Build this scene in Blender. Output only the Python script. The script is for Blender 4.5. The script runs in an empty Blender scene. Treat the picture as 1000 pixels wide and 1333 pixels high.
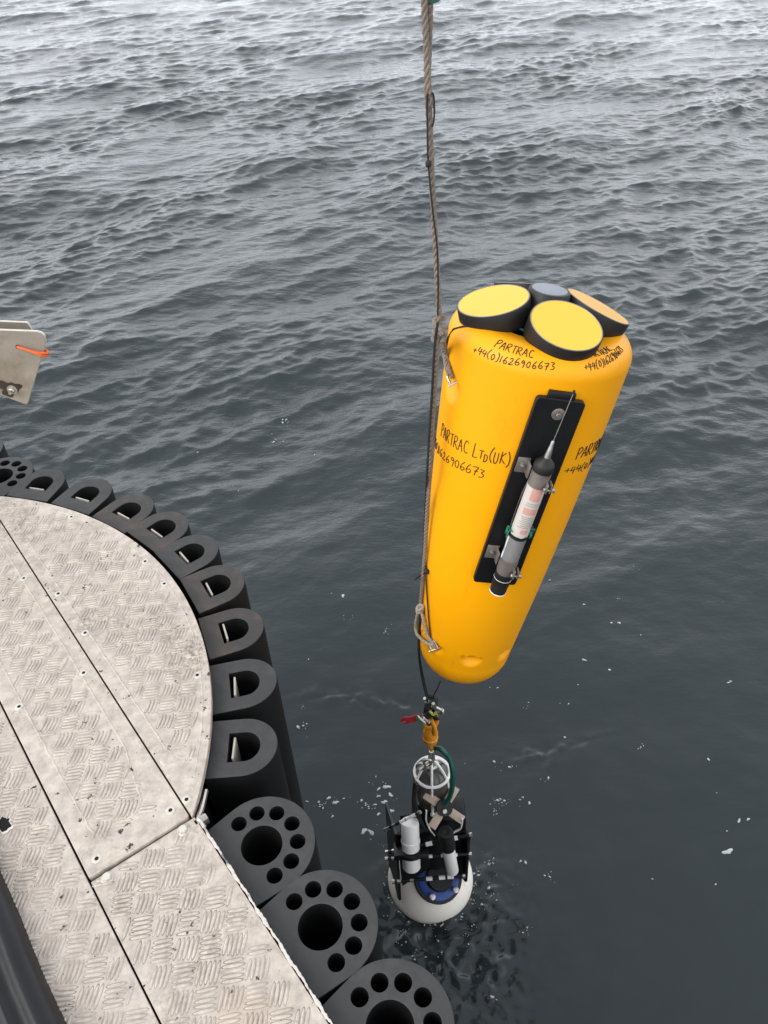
import bpy, bmesh, math, random
import numpy as np
from mathutils import Vector, Matrix

random.seed(7)
RNG = np.random.default_rng(11)
S = bpy.context.scene
COL = S.collection

# ------------------------------------------------------------------ camera
CAM_H = 3.5
PITCH, ROLL = math.radians(40), math.radians(3.2)
FPX = 1036.0                                   # focal length for a 1000 px wide frame
FWD = Vector((0, math.cos(PITCH), -math.sin(PITCH)))
R0, U0 = Vector((1, 0, 0)), Vector((0, math.sin(PITCH), math.cos(PITCH)))
RGT = R0 * math.cos(ROLL) - U0 * math.sin(ROLL)
UPV = U0 * math.cos(ROLL) + R0 * math.sin(ROLL)
CPOS = Vector((0, 0, CAM_H))
cam_data = bpy.data.cameras.new('camera')
cam = bpy.data.objects.new('camera', cam_data)
COL.objects.link(cam)
cam.matrix_world = Matrix(((RGT.x, UPV.x, -FWD.x, CPOS.x), (RGT.y, UPV.y, -FWD.y, CPOS.y),
                           (RGT.z, UPV.z, -FWD.z, CPOS.z), (0, 0, 0, 1)))
cam_data.sensor_fit = 'HORIZONTAL'
cam_data.sensor_width = 36.0
cam_data.lens = 36.0 * FPX / 1000.0
cam_data.clip_start = 0.02
cam_data.clip_end = 9000
S.camera = cam

# ------------------------------------------------------------------ light
SUN_EL, SUN_AZ = math.radians(40), math.radians(-116)      # azimuth from +Y towards +X
w = bpy.data.worlds.new('World')
S.world = w
w.use_nodes = True
nt = w.node_tree
bg = nt.nodes['Background']
sky = nt.nodes.new('ShaderNodeTexSky')
sky.sky_type = 'NISHITA'
sky.sun_disc = False
sky.sun_elevation = SUN_EL
sky.sun_rotation = SUN_AZ
sky.air_density = 1.0
sky.dust_density = 6.0
sky.ozone_density = 1.0
hs = nt.nodes.new('ShaderNodeHueSaturation')
hs.inputs['Saturation'].default_value = 0.12
nt.links.new(sky.outputs[0], hs.inputs['Color'])
# an even overcast: cloud deck with faint large mottling in front of most of the clear sky
tc = nt.nodes.new('ShaderNodeTexCoord')
cn_ = nt.nodes.new('ShaderNodeTexNoise')
cn_.inputs['Scale'].default_value = 2.2; cn_.inputs['Detail'].default_value = 5; cn_.inputs['Roughness'].default_value = .55
nt.links.new(tc.outputs['Generated'], cn_.inputs['Vector'])
cr = nt.nodes.new('ShaderNodeValToRGB')
cr.color_ramp.elements[0].position = .3; cr.color_ramp.elements[1].position = .7
cr.color_ramp.elements[0].color = (.71, .75, .81, 1); cr.color_ramp.elements[1].color = (.96, .995, 1.05, 1)
nt.links.new(cn_.outputs['Fac'], cr.inputs[0])
cm = nt.nodes.new('ShaderNodeVectorMath'); cm.operation = 'SCALE'
nt.links.new(cr.outputs[0], cm.inputs[0])
# thin cloud: brighter towards the horizon all round
sxyz = nt.nodes.new('ShaderNodeSeparateXYZ'); nt.links.new(tc.outputs['Generated'], sxyz.inputs[0])
grd = nt.nodes.new('ShaderNodeMapRange'); grd.interpolation_type = 'SMOOTHSTEP'
grd.inputs['From Min'].default_value = 0.0; grd.inputs['From Max'].default_value = .85
grd.inputs['To Min'].default_value = 29.0; grd.inputs['To Max'].default_value = 12.0
nt.links.new(sxyz.outputs['Z'], grd.inputs['Value']); nt.links.new(grd.outputs[0], cm.inputs['Scale'])
mxs = nt.nodes.new('ShaderNodeMix'); mxs.data_type = 'RGBA'
mxs.inputs[0].default_value = .62
nt.links.new(hs.outputs[0], mxs.inputs[6]); nt.links.new(cm.outputs[0], mxs.inputs[7])
nt.links.new(mxs.outputs[2], bg.inputs['Color'])
bg.inputs['Strength'].default_value = 0.13
sl = bpy.data.lights.new('sun', 'SUN')
sl.energy = 1.3
sl.angle = math.radians(40)
sl.color = (1.0, 0.96, 0.90)
sun = bpy.data.objects.new('sun', sl)
COL.objects.link(sun)
sd = Vector((math.sin(SUN_AZ) * math.cos(SUN_EL), math.cos(SUN_AZ) * math.cos(SUN_EL), math.sin(SUN_EL)))
sun.rotation_euler = sd.to_track_quat('Z', 'Y').to_euler()
S.view_settings.view_transform = 'Standard'
S.view_settings.look = 'None'
S.view_settings.gamma = 1
S.view_settings.use_curve_mapping = False
S.view_settings.exposure = 0.12


# ------------------------------------------------------------------ helpers
def ray(px, py):
    return FWD + RGT * ((px - 500) / FPX) - UPV * ((py - 666.5) / FPX)

def at(px, py, y):
    """point on the sight line at forward distance y"""
    d = ray(px, py)
    return CPOS + d * (y / d.y)

def on(px, py, z):
    """point on the sight line at height z"""
    d = ray(px, py)
    return CPOS + d * ((z - CAM_H) / d.z)

def tag(o, label=None, cat=None, group=None, kind=None):
    if label: o['label'] = label
    if cat: o['category'] = cat
    if group: o['group'] = group
    if kind: o['kind'] = kind
    return o

def empty(name, loc=(0, 0, 0), mat=None):
    o = bpy.data.objects.new(name, None)
    o.empty_display_size = 0.1
    COL.objects.link(o)
    if mat is not None: o.matrix_world = mat
    else: o.location = loc
    return o

def link(name, me, parent=None):
    o = bpy.data.objects.new(name, me)
    COL.objects.link(o)
    if parent is not None: o.parent = parent
    return o

class MB:
    def __init__(s): s.v, s.f, s.m = [], [], []
    def add(s, vs, fs, mi=0):
        b = len(s.v)
        s.v += [tuple(v) for v in vs]
        s.f += [tuple(b + i for i in f) for f in fs]
        s.m += [mi] * len(fs)
    def box(s, c, size, M=None, mi=0, ch=0.0):
        hx, hy, hz = size[0] / 2, size[1] / 2, size[2] / 2
        ch = min(ch, hx * .9, hy * .9, hz * .9)
        bm = bmesh.new()
        bmesh.ops.create_cube(bm, size=1.0)
        for v in bm.verts: v.co = Vector((v.co.x * size[0], v.co.y * size[1], v.co.z * size[2]))
        if ch > 0: bmesh.ops.bevel(bm, geom=bm.edges[:], offset=ch, segments=2, affect='EDGES', profile=.5)
        bm.verts.ensure_lookup_table()
        M3 = M if M is not None else Matrix.Identity(3)
        c = Vector(c)
        s.add([c + M3 @ v.co for v in bm.verts], [[v.index for v in f.verts] for f in bm.faces], mi)
        bm.free()
        return s
    def tube(s, pts, r, n=8, closed=False, mi=0, cap=True):
        pts = [Vector(p) for p in pts]
        N = len(pts)
        rs = r if hasattr(r, '__len__') else [r] * N
        T = []
        for i in range(N):
            if closed: t = pts[(i + 1) % N] - pts[i - 1]
            else: t = pts[min(i + 1, N - 1)] - pts[max(i - 1, 0)]
            T.append(t.normalized() if t.length > 1e-9 else Vector((0, 0, 1)))
        up = Vector((0, 0, 1)) if abs(T[0].z) < .9 else Vector((1, 0, 0))
        nrm = (up - T[0] * up.dot(T[0])).normalized()
        vs, fs = [], []
        for i in range(N):
            nrm = (nrm - T[i] * nrm.dot(T[i]))
            nrm = nrm.normalized() if nrm.length > 1e-6 else T[i].orthogonal().normalized()
            bn = T[i].cross(nrm)
            for k in range(n):
                a = 2 * math.pi * k / n
                vs.append(pts[i] + (nrm * math.cos(a) + bn * math.sin(a)) * rs[i])
        for i in range(N if closed else N - 1):
            j = (i + 1) % N
            for k in range(n):
                l = (k + 1) % n
                fs.append((i * n + k, i * n + l, j * n + l, j * n + k))
        if cap and not closed:
            fs.append(tuple(range(n - 1, -1, -1)))
            fs.append(tuple((N - 1) * n + k for k in range(n)))
        s.add(vs, fs, mi)
        return s
    def lathe(s, prof, M=None, c=(0, 0, 0), n=32, mi=0, close=True):
        """prof: (radius, height) from bottom to top, about the axis z of M"""
        M3 = M if M is not None else Matrix.Identity(3)
        c = Vector(c)
        vs, fs = [], []
        for (r, z) in prof:
            for k in range(n):
                a = 2 * math.pi * k / n
                vs.append(c + M3 @ Vector((r * math.cos(a), r * math.sin(a), z)))
        for i in range(len(prof) - 1):
            for k in range(n):
                l = (k + 1) % n
                fs.append((i * n + k, i * n + l, (i + 1) * n + l, (i + 1) * n + k))
        if close:
            if prof[0][0] > 1e-6: fs.append(tuple(range(n - 1, -1, -1)))
            if prof[-1][0] > 1e-6: fs.append(tuple((len(prof) - 1) * n + k for k in range(n)))
        s.add(vs, fs, mi)
        return s
    def mesh(s, name, mats, ang=35):
        me = bpy.data.meshes.new(name)
        me.from_pydata(s.v, [], s.f)
        for m in (mats if isinstance(mats, (list, tuple)) else [mats]): me.materials.append(m)
        if any(s.m): me.polygons.foreach_set('material_index', s.m)
        me.polygons.foreach_set('use_smooth', [True] * len(me.polygons))
        me.update()
        bm = bmesh.new(); bm.from_mesh(me)
        bmesh.ops.remove_doubles(bm, verts=bm.verts[:], dist=1e-6)
        bmesh.ops.recalc_face_normals(bm, faces=bm.faces[:])
        bm.to_mesh(me); bm.free()
        me.set_sharp_from_angle(angle=math.radians(ang))
        return me
    def build(s, name, mats, parent=None, ang=35):
        return link(name, s.mesh(name, mats, ang), parent)

def cyl_prof(r, z0, z1, b=0.002):
    return [(r - b, z0), (r, z0 + b), (r, z1 - b), (r - b, z1)]

def axes(z, x=(1, 0, 0)):
    z = Vector(z).normalized(); x = Vector(x)
    x = (x - z * x.dot(z)).normalized()
    y = z.cross(x)
    return Matrix((x, y, z)).transposed()

def catmull(pts, n=8):
    pts = [Vector(p) for p in pts]
    P = [pts[0] * 2 - pts[1]] + pts + [pts[-1] * 2 - pts[-2]]
    out = []
    for i in range(1, len(P) - 2):
        for k in range(n):
            t = k / n
            out.append(.5 * ((2 * P[i]) + (P[i + 1] - P[i - 1]) * t + (2 * P[i - 1] - 5 * P[i] + 4 * P[i + 1] - P[i + 2]) * t * t
                             + (3 * P[i] - P[i - 1] - 3 * P[i + 1] + P[i + 2]) * t ** 3))
    out.append(pts[-1])
    return out

def resample(pts, step):
    pts = [Vector(p) for p in pts]
    d = [0]
    for a, b in zip(pts, pts[1:]): d.append(d[-1] + (b - a).length)
    n = max(2, int(d[-1] / step) + 1)
    out, j = [], 0
    for i in range(n):
        t = d[-1] * i / (n - 1)
        while j < len(d) - 2 and d[j + 1] < t: j += 1
        k = (t - d[j]) / max(1e-9, d[j + 1] - d[j])
        out.append(pts[j].lerp(pts[j + 1], k))
    return out

def plate_mesh(name, outline, holes, z0, z1, mats, bevel=0.001, res=2):
    """flat piece with real holes: outline and holes are 2D loops, z0..z1 its thickness"""
    cu = bpy.data.curves.new(name, 'CURVE')
    cu.dimensions = '2D'; cu.fill_mode = 'BOTH'
    cu.extrude = (z1 - z0) / 2 - bevel
    cu.bevel_depth = bevel; cu.bevel_resolution = res; cu.offset = -bevel
    for lp in [outline] + list(holes):
        sp = cu.splines.new('POLY')
        sp.points.add(len(lp) - 1)
        for p, q in zip(sp.points, lp): p.co = (q[0], q[1], 0, 1)
        sp.use_cyclic_u = True
    o = bpy.data.objects.new(name, cu)
    COL.objects.link(o)
    dg = bpy.context.evaluated_depsgraph_get()
    me = bpy.data.meshes.new_from_object(o.evaluated_get(dg))
    bpy.data.objects.remove(o); bpy.data.curves.remove(cu)
    me.name = name
    me.transform(Matrix.Translation((0, 0, (z0 + z1) / 2)))
    me.materials.clear()
    for m in (mats if isinstance(mats, (list, tuple)) else [mats]): me.materials.append(m)
    me.polygons.foreach_set('use_smooth', [True] * len(me.polygons))
    me.polygons.foreach_set('material_index', [0] * len(me.polygons))
    me.update()
    me.set_sharp_from_angle(angle=math.radians(35))
    return me

def circle(cx, cy, r, n=28):
    return [(cx + r * math.cos(2 * math.pi * k / n), cy + r * math.sin(2 * math.pi * k / n)) for k in range(n)]

def rounded(pts, r, n=5):
    out = []
    N = len(pts)
    for i in range(N):
        p, a, b = Vector(pts[i]), Vector(pts[i - 1]), Vector(pts[(i + 1) % N])
        da, db = (a - p).normalized(), (b - p).normalized()
        q0, q1 = p + da * r, p + db * r
        for k in range(n + 1):
            t = k / n
            out.append(tuple(q0.lerp(p, t).lerp(p.lerp(q1, t), t)))
    return out

# ------------------------------------------------------------------ materials
class NT:
    def __init__(s, name):
        s.m = bpy.data.materials.new(name); s.m.use_nodes = True
        s.t = s.m.node_tree; s.b = s.t.nodes['Principled BSDF']
    def n(s, t, **kw):
        nd = s.t.nodes.new(t)
        for k, v in kw.items():
            if k in nd.inputs.keys(): nd.inputs[k].default_value = v
            else: setattr(nd, k, v)
        return nd
    def l(s, a, b): s.t.links.new(a, b)
    def coord(s, kind='Object', scale=(1, 1, 1)):
        c = s.n('ShaderNodeTexCoord'); mp = s.n('ShaderNodeMapping')
        mp.inputs['Scale'].default_value = scale
        s.l(c.outputs[kind], mp.inputs['Vector'])
        return mp.outputs[0]
    def noise(s, vec, scale, detail=4, rough=.6, dist=0):
        nd = s.n('ShaderNodeTexNoise', Scale=scale, Detail=detail, Roughness=rough, Distortion=dist)
        s.l(vec, nd.inputs['Vector'])
        return nd.outputs['Fac']
    def ramp(s, fac, p0, p1, c0=(0, 0, 0, 1), c1=(1, 1, 1, 1)):
        r = s.n('ShaderNodeValToRGB')
        r.color_ramp.elements[0].position = p0; r.color_ramp.elements[1].position = p1
        r.color_ramp.elements[0].color = c0; r.color_ramp.elements[1].color = c1
        s.l(fac, r.inputs[0])
        return r.outputs[0]
    def mix(s, fac, a, b):
        x = s.n('ShaderNodeMix', data_type='RGBA')
        for v, i in ((fac, 0), (a, 6), (b, 7)):
            if isinstance(v, (int, float)): x.inputs[i].default_value = v
            elif isinstance(v, tuple): x.inputs[i].default_value = v if len(v) == 4 else (*v, 1)
            else: s.l(v, x.inputs[i])
        return x.outputs[2]
    def bump(s, h, strength, dist):
        b = s.n('ShaderNodeBump', Strength=strength, Distance=dist)
        s.l(h, b.inputs['Height'])
        return b

def simple(name, col, rough=.5, metal=0.0, var=.25, scale=30, bump=.0, rvar=.12, dark=None, dscale=8, dpos=(.55, .75), spec=.5):
    """base colour with fine mottling, optional dirt and a little relief"""
    k = NT(name)
    v = k.coord()
    n1 = k.noise(v, scale, 5)
    a = tuple(c * (1 - var) for c in col); b = tuple(min(1, c * (1 + var)) for c in col)
    c = k.mix(n1, a, b)
    if dark:
        d = k.ramp(k.noise(v, dscale, 8, .7), *dpos)
        c = k.mix(d, c, dark)
    k.l(c, k.b.inputs['Base Color'])
    rr = k.n('ShaderNodeMapRange')
    rr.inputs['To Min'].default_value = max(.02, rough - rvar); rr.inputs['To Max'].default_value = min(1, rough + rvar)
    k.l(k.noise(v, scale * .4, 4), rr.inputs['Value'])
    k.l(rr.outputs[0], k.b.inputs['Roughness'])
    k.b.inputs['Metallic'].default_value = metal
    k.b.inputs['Specular IOR Level'].default_value = spec
    if bump:
        bp = k.bump(k.noise(v, scale * 3, 4), bump, .002)
        k.l(bp.outputs[0], k.b.inputs['Normal'])
    return k.m

def yellow_mat():
    k = NT('yellow_plastic')
    v = k.coord()
    base = k.mix(k.noise(v, 6, 4), (.77, .318, .001), (.83, .350, .0015))
    sm = k.ramp(k.noise(k.coord(scale=(1, 1, .35)), 9, 8, .75, .6), .56, .82)
    base = k.mix(sm, base, (.55, .225, .006))
    spk = k.ramp(k.noise(v, 95, 3), .74, .80)
    base = k.mix(spk, base, (.45, .17, .01))
    k.l(base, k.b.inputs['Base Color'])
    k.b.inputs['Specular IOR Level'].default_value = .28
    rr = k.n('ShaderNodeMapRange'); rr.inputs['To Min'].default_value = .32; rr.inputs['To Max'].default_value = .52
    k.l(k.noise(v, 14, 5), rr.inputs['Value']); k.l(rr.outputs[0], k.b.inputs['Roughness'])
    bp = k.bump(k.noise(v, 40, 5), .25, .0015)
    k.l(bp.outputs[0], k.b.inputs['Normal'])
    return k.m

def deck_mat():
    k = NT('worn_chequer_aluminium')
    v = k.coord()
    c = k.mix(k.noise(v, 5, 6, .65), (.475, .412, .352), (.60, .53, .465))
    c = k.mix(k.ramp(k.noise(v, 38, 6, .7), .36, .64), (.35, .305, .265), c)
    st = k.ramp(k.noise(v, 3.2, 9, .75, .5), .50, .68)
    fine = k.ramp(k.noise(v, 120, 4, .7), .44, .62)
    m1 = k.n('ShaderNodeMath', operation='MULTIPLY'); k.l(st, m1.inputs[0]); k.l(fine, m1.inputs[1])
    c = k.mix(m1.outputs[0], c, (.16, .125, .09))
    sp = k.ramp(k.noise(v, 47, 3, .6), .665, .70)
    c = k.mix(sp, c, (.035, .027, .02))
    rust = k.ramp(k.noise(v, 2.1, 5, .6), .62, .8)
    m2 = k.n('ShaderNodeMath', operation='MULTIPLY'); k.l(rust, m2.inputs[0]); m2.inputs[1].default_value = .35
    c = k.mix(m2.outputs[0], c, (.36, .23, .12))
    k.l(c, k.b.inputs['Base Color'])
    k.b.inputs['Metallic'].default_value = .15
    rr = k.n('ShaderNodeMapRange'); rr.inputs['To Min'].default_value = .38; rr.inputs['To Max'].default_value = .62
    k.l(k.noise(v, 22, 5), rr.inputs['Value']); k.l(rr.outputs[0], k.b.inputs['Roughness'])
    bp = k.bump(k.noise(v, 160, 5, .7), .35, .001)
    k.l(bp.outputs[0], k.b.inputs['Normal'])
    return k.m

def sea_mat():
    k = NT('sea_water')
    v = k.coord()
    c = k.mix(k.noise(v, .8, 4), (.022, .0290, .031), (.027, .0345, .0365))
    k.l(c, k.b.inputs['Base Color'])
    k.b.inputs['Roughness'].default_value = .07
    k.b.inputs['IOR'].default_value = 1.333
    v1 = k.coord(scale=(.55, 1.0, 1))
    n1 = k.n('ShaderNodeTexNoise', Scale=11.0, Detail=5.0, Roughness=.62, Distortion=.0)
    k.l(v1, n1.inputs['Vector'])
    # ripples are weaker in the lee of the hull
    sx = k.n('ShaderNodeSeparateXYZ'); k.l(k.coord(), sx.inputs[0])
    mr = k.n('ShaderNodeMapRange'); mr.inputs['From Min'].default_value = 1.6; mr.inputs['From Max'].default_value = 5.5
    mr.inputs['To Min'].default_value = .06; mr.inputs['To Max'].default_value = .55
    k.l(sx.outputs['Y'], mr.inputs['Value'])
    bp = k.bump(n1.outputs['Fac'], .5, .03)
    k.l(mr.outputs[0], bp.inputs['Strength'])
    k.l(bp.outputs[0], k.b.inputs['Normal'])
    return k.m

M = {}
M['yellow'] = yellow_mat()
M['deck'] = deck_mat()
M['sea'] = sea_mat()
M['grime'] = simple('grime_round_bars', (.33, .285, .245), .65, var=.3, scale=60, dark=(.10, .078, .058), dscale=7, dpos=(.42, .66))
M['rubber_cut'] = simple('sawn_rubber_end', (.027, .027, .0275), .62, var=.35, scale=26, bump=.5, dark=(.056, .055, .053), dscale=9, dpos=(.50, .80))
M['rubber_scuffed'] = simple('scuffed_rubber_end', (.030, .028, .027), .62, var=.35, scale=14, bump=.45, dark=(.085, .052, .036), dscale=9, dpos=(.52, .72))
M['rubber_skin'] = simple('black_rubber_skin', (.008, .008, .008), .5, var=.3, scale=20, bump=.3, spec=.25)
M['black'] = simple('black_plastic', (.007, .007, .008), .42, var=.3, scale=40, bump=.15, spec=.3)
M['pod'] = simple('black_acetal', (.012, .011, .010), .5, var=.25, scale=40, bump=.1, spec=.35)
M['face'] = simple('yellow_urethane', (.66, .425, .03), .5, var=.03, scale=25)
M['face_grazing'] = simple('yellow_urethane_grazing_tint', (.68, .36, .055), .5, var=.04, scale=25)  # same yellow urethane; amber look of grazing light put into the base colour
M['face_grey'] = simple('grey_urethane', (.20, .22, .255), .55, var=.06, scale=25)
M['rope'] = simple('tan_fibre_rope', (.20, .16, .125), .85, var=.55, scale=160, bump=.8)
M['rope_pale'] = simple('pale_fibre_rope', (.30, .25, .195), .85, var=.55, scale=160, bump=.8)
M['cord'] = simple('black_cord', (.010, .010, .010), .7, var=.4, scale=120, bump=.5)
M['steel'] = simple('stainless_steel', (.42, .40, .37), .32, metal=.9, var=.2, scale=50, bump=.1)
M['bracket'] = simple('bracket_steel', (.24, .21, .185), .42, metal=.6, var=.3, scale=40)
M['alu'] = simple('weathered_aluminium', (.31, .275, .225), .5, metal=.35, var=.25, scale=14, bump=.35, dark=(.19, .145, .095), dscale=9, dpos=(.46, .72))
M['alu_edge'] = simple('bright_aluminium_edge', (.55, .52, .46), .45, metal=.2, var=.15, scale=25, bump=.2, dark=(.2, .17, .13), dscale=30)
M['bar'] = simple('dulled_flat_bar', (.40, .37, .32), .55, metal=.1, var=.25, scale=40, dark=(.16, .13, .10), dscale=30)
M['white'] = simple('white_plastic', (.80, .78, .75), .4, var=.05, scale=20)
M['cream'] = simple('cream_float', (.80, .75, .67), .45, var=.07, scale=12, bump=.2, dark=(.42, .37, .29), dscale=6)
M['sand'] = simple('sand_coated_bar', (.42, .33, .26), .7, var=.15, scale=60)
M['hook'] = simple('orange_yellow_hook', (.62, .25, .012), .45, var=.15, scale=30, dark=(.2, .07, .01), dscale=30, dpos=(.6, .72))
M['red'] = simple('red_ribbon', (.30, .012, .02), .55, var=.3, scale=60)
M['green'] = simple('green_cord', (.01, .16, .085), .6, var=.3, scale=60)
M['hose'] = simple('green_hose', (.006, .07, .05), .4, var=.2, scale=30)
M['blue'] = simple('blue_ring', (.003, .045, .27), .4, var=.15, scale=30)
M['orange'] = simple('orange_cord', (.62, .12, .025), .65, var=.25, scale=90, bump=.5)
M['ink'] = simple('black_marker_ink', (.012, .008, .004), .6, var=.2, scale=60)
M['label'] = simple('white_paper_label', (.50, .45, .41), .5, var=.08, scale=60)
M['label_red'] = simple('pink_print', (.52, .27, .22), .5, var=.12, scale=60)
M['label_grey'] = simple('grey_foil_label', (.20, .20, .20), .4, var=.12, scale=60, metal=.2)
M['print'] = simple('grey_print', (.25, .22, .20), .5, var=.1, scale=60)
M['smoke'] = simple('smoky_dome', (.07, .065, .058), .22, var=.4, scale=18)
M['hull'] = simple('black_hull_paint', (.008, .008, .009), .6, var=.4, scale=10, bump=.3, spec=.15)
M['chipped'] = simple('chipped_white_edge', (.46, .425, .385), .6, var=.2, scale=40, bump=.3, dark=(.12, .105, .09), dscale=22, dpos=(.55, .62))
M['tarp'] = simple('black_glossy_rubber', (.008, .0085, .010), .42, var=.4, scale=16, bump=.45, spec=.3)
M['foam'] = simple('sea_foam', (.42, .45, .46), .6, var=.2, scale=90, bump=.4)
M['peeled'] = simple('peeled_paint_rim', (.62, .58, .53), .6, var=.1, scale=60)

# ------------------------------------------------------------------ sea: one wind-roughened sheet out to the horizon
NW = 260
lam = np.exp(RNG.uniform(np.log(.075), np.log(5.5), NW)); lam.sort()
kk = 2 * np.pi / lam
spread = np.interp(np.log(lam), [np.log(.075), np.log(5.5)], [.95, .80])
ang = math.radians(-67) + RNG.normal(0, 1, NW) * spread * .70
kx, ky = kk * np.cos(ang), kk * np.sin(ang)
ph = RNG.uniform(0, 2 * np.pi, NW)
env = .40 * (lam > 1.6) + np.exp(-((np.log(lam) - np.log(.34)) / 1.35) ** 2)
slope = env * RNG.uniform(.5, 1.2, NW)
slope *= .188 / math.sqrt((slope ** 2).sum() / 2)
amp = slope / kk
ND = 60                                           # churned water round the float
dlam = np.exp(RNG.uniform(np.log(.036), np.log(.24), ND)); dk = 2 * np.pi / dlam; da = RNG.uniform(0, 2 * np.pi, ND)
dkx, dky, dph = dk * np.cos(da), dk * np.sin(da), RNG.uniform(0, 6.28, ND)
damp = .62 / math.sqrt(ND / 2) / dk
FLOAT_C = (0.113, 1.63)

def lee(x, y):
    t = np.clip((np.sqrt(y ** 2 + .25 * x ** 2) - 1.7) / 4.3, 0, 1)
    return .24 + .76 * t * t * (3 - 2 * t)

def churn(x, y):
    a = np.exp(-(((x - .17) / .27) ** 2 + ((y - 1.42) / .33) ** 2))
    b = .62 * np.exp(-(((x + .13) / .34) ** 2 + ((y - 2.62 + .16 * (x + .13)) / .055) ** 2)) + .5 * np.exp(-(((x - .66) / .10) ** 2 + ((y - 2.23) / .07) ** 2)) + .35 * np.exp(-(((x - .92) / .16) ** 2 + ((y - 2.30 - .25 * (x - .92)) / .02) ** 2))
    return np.clip(b, 0, 1) + np.clip(a * (1.0 + .5 * np.sin(9 * x + 4 * y) * np.sin(7 * y - 5 * x + 1)), 0, 1)

def sea_disp(x, y, sp):
    x = x.astype(np.float32); y = y.astype(np.float32)
    g = lee(x, y).astype(np.float32)
    # gusts: patches of rougher and smoother water a few metres across
    gu = (np.sin(.9 * x + .5 * y + 1.3 + .8 * np.sin(.45 * y)) + np.sin(-.62 * x + 1.25 * y + .4 + .9 * np.sin(.6 * x)) + .8 * np.sin(1.7 * x - .8 * y + 2.2))
    gu = (1 + .26 * gu).astype(np.float32)
    z = np.zeros_like(x); dx = np.zeros_like(x); dy = np.zeros_like(x)
    for i in range(NW):
        lo = 1.0 if lam[i] > 2 else None
        att = np.clip(lam[i] / (3.0 * sp) - .5, 0, 1).astype(np.float32)
        loc = np.sqrt(g) if lam[i] > 1.5 else (g * gu if lam[i] < .6 else g)
        th = kx[i] * x + ky[i] * y + ph[i]
        a = np.float32(amp[i]) * att * loc
        z += a * np.sin(th)
        c = a * np.cos(th) * np.float32(.85 / kk[i])
        dx += c * np.float32(kx[i]); dy += c * np.float32(ky[i])
    m = churn(x, y)
    idx = m > .01
    if idx.any():
        xs, ys, ms = x[idx], y[idx], m[idx]
        zz = np.zeros_like(xs)
        for i in range(ND): zz += np.float32(damp[i]) * np.sin(dkx[i] * xs + dky[i] * ys + dph[i])
        z[idx] += zz * ms
    return x + dx, y + dy, z

ys = [-1.2]
while ys[-1] < 75:
    y = ys[-1]
    ys.append(y + max(.0085, .40 * (y * y + CAM_H ** 2) / 2786))
ys = np.array(ys)
NU = 820
u = np.linspace(-1, 1, NU)
hw = .58 * np.sqrt(ys ** 2 + CAM_H ** 2) + 1.0
X = u[None, :] * hw[:, None] + .05 * ys[:, None]
Y = np.repeat(ys[:, None], NU, 1)
sp = np.maximum(np.gradient(ys)[:, None] * .8, (hw * 2 / NU)[:, None])
sx_, sy_, sz_ = sea_disp(X, Y, sp)
nr = len(ys)
co = np.stack([sx_, sy_, sz_], -1).reshape(-1, 3)
idx = np.arange(nr * NU).reshape(nr, NU)
quads = np.stack([idx[:-1, :-1], idx[:-1, 1:], idx[1:, 1:], idx[1:, :-1]], -1).reshape(-1, 4)
# the open sea beyond, a hand's breadth lower than the mean of the near water
base = len(co)
co = np.concatenate([co, np.array([[-4000, -4000, -.34], [4000, -4000, -.34], [4000, 4000, -.34], [-4000, 4000, -.34]])])
quads = np.concatenate([quads, np.array([[base, base + 1, base + 2, base + 3]])])
me = bpy.data.meshes.new('sea')
me.vertices.add(len(co)); me.vertices.foreach_set('co', co.astype(np.float32).ravel())
me.loops.add(quads.size); me.loops.foreach_set('vertex_index', quads.astype(np.int32).ravel())
me.polygons.add(len(quads))
me.polygons.foreach_set('loop_start', np.arange(0, quads.size, 4, dtype=np.int32))
me.polygons.foreach_set('use_smooth', np.ones(len(quads), dtype=bool))
me.materials.append(M['sea'])
me.update(calc_edges=True)
sea = link('sea', me)
tag(sea, kind='structure')
print('sea quads', len(quads))

def sea_z(x, y):
    d = math.hypot(y, CAM_H)
    a, b, c = sea_disp(np.array([x]), np.array([y]), np.array([max(.0085, .00035 * d * d)]))
    return float(c[0])

# ------------------------------------------------------------------ workboat: hull, deck panels
DZ = 2.0
TV, NV = Vector((.5878, -.8090)), Vector((.8090, .5878))       # along and across the deck seams
def tn(t, n): return (TV.x * t + NV.x * n, TV.y * t + NV.y * n)
def to_tn(x, y): return (x * TV.x + y * TV.y, x * NV.x + y * NV.y)
CC, CR = Vector((-1.391, 1.004)), .979                          # centre and radius of the rounded corner
ct, cn = to_tn(*CC)

boat = empty('workboat', (-.9, .6, 0))
tag(boat, 'worn chequer plate foredeck of a workboat with black hull and rounded corner', 'boat')
def bpart(name, me, parent=None):
    o = link(name, me)
    o.parent = parent or boat
    o.matrix_parent_inverse = Matrix.Translation(-Vector(boat.location)) if parent is None else Matrix.Identity(4)
    return o

def arc(n0, r, a0, a1, n):
    return [(CC.x + r * math.cos(a0 + (a1 - a0) * i / n), CC.y + r * math.sin(a0 + (a1 - a0) * i / n)) for i in range(n + 1)]

# hull side below the deck
hw_ = MB()
a_end = math.asin(min(1, (.150 - cn) / .962))
nd = math.atan2(NV.y, NV.x)
half = math.acos((.150 - cn) / .962)
loop = arc(0, .962, nd - half, math.radians(118), 40)
loop = [tn(.6, .150), tn(-.4, .150)] + loop + [(-2.6, 1.75), (-2.6, -1.2)]
hv = [(x, y, -.9) for x, y in loop] + [(x, y, DZ - .018) for x, y in loop]
n_ = len(loop)
hf = [(i, (i + 1) % n_, n_ + (i + 1) % n_, n_ + i) for i in range(n_)] + [tuple(range(n_, 2 * n_))]
hw_.add(hv, hf)
bpart('hull', hw_.mesh('hull', M['hull'], 30))

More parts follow.
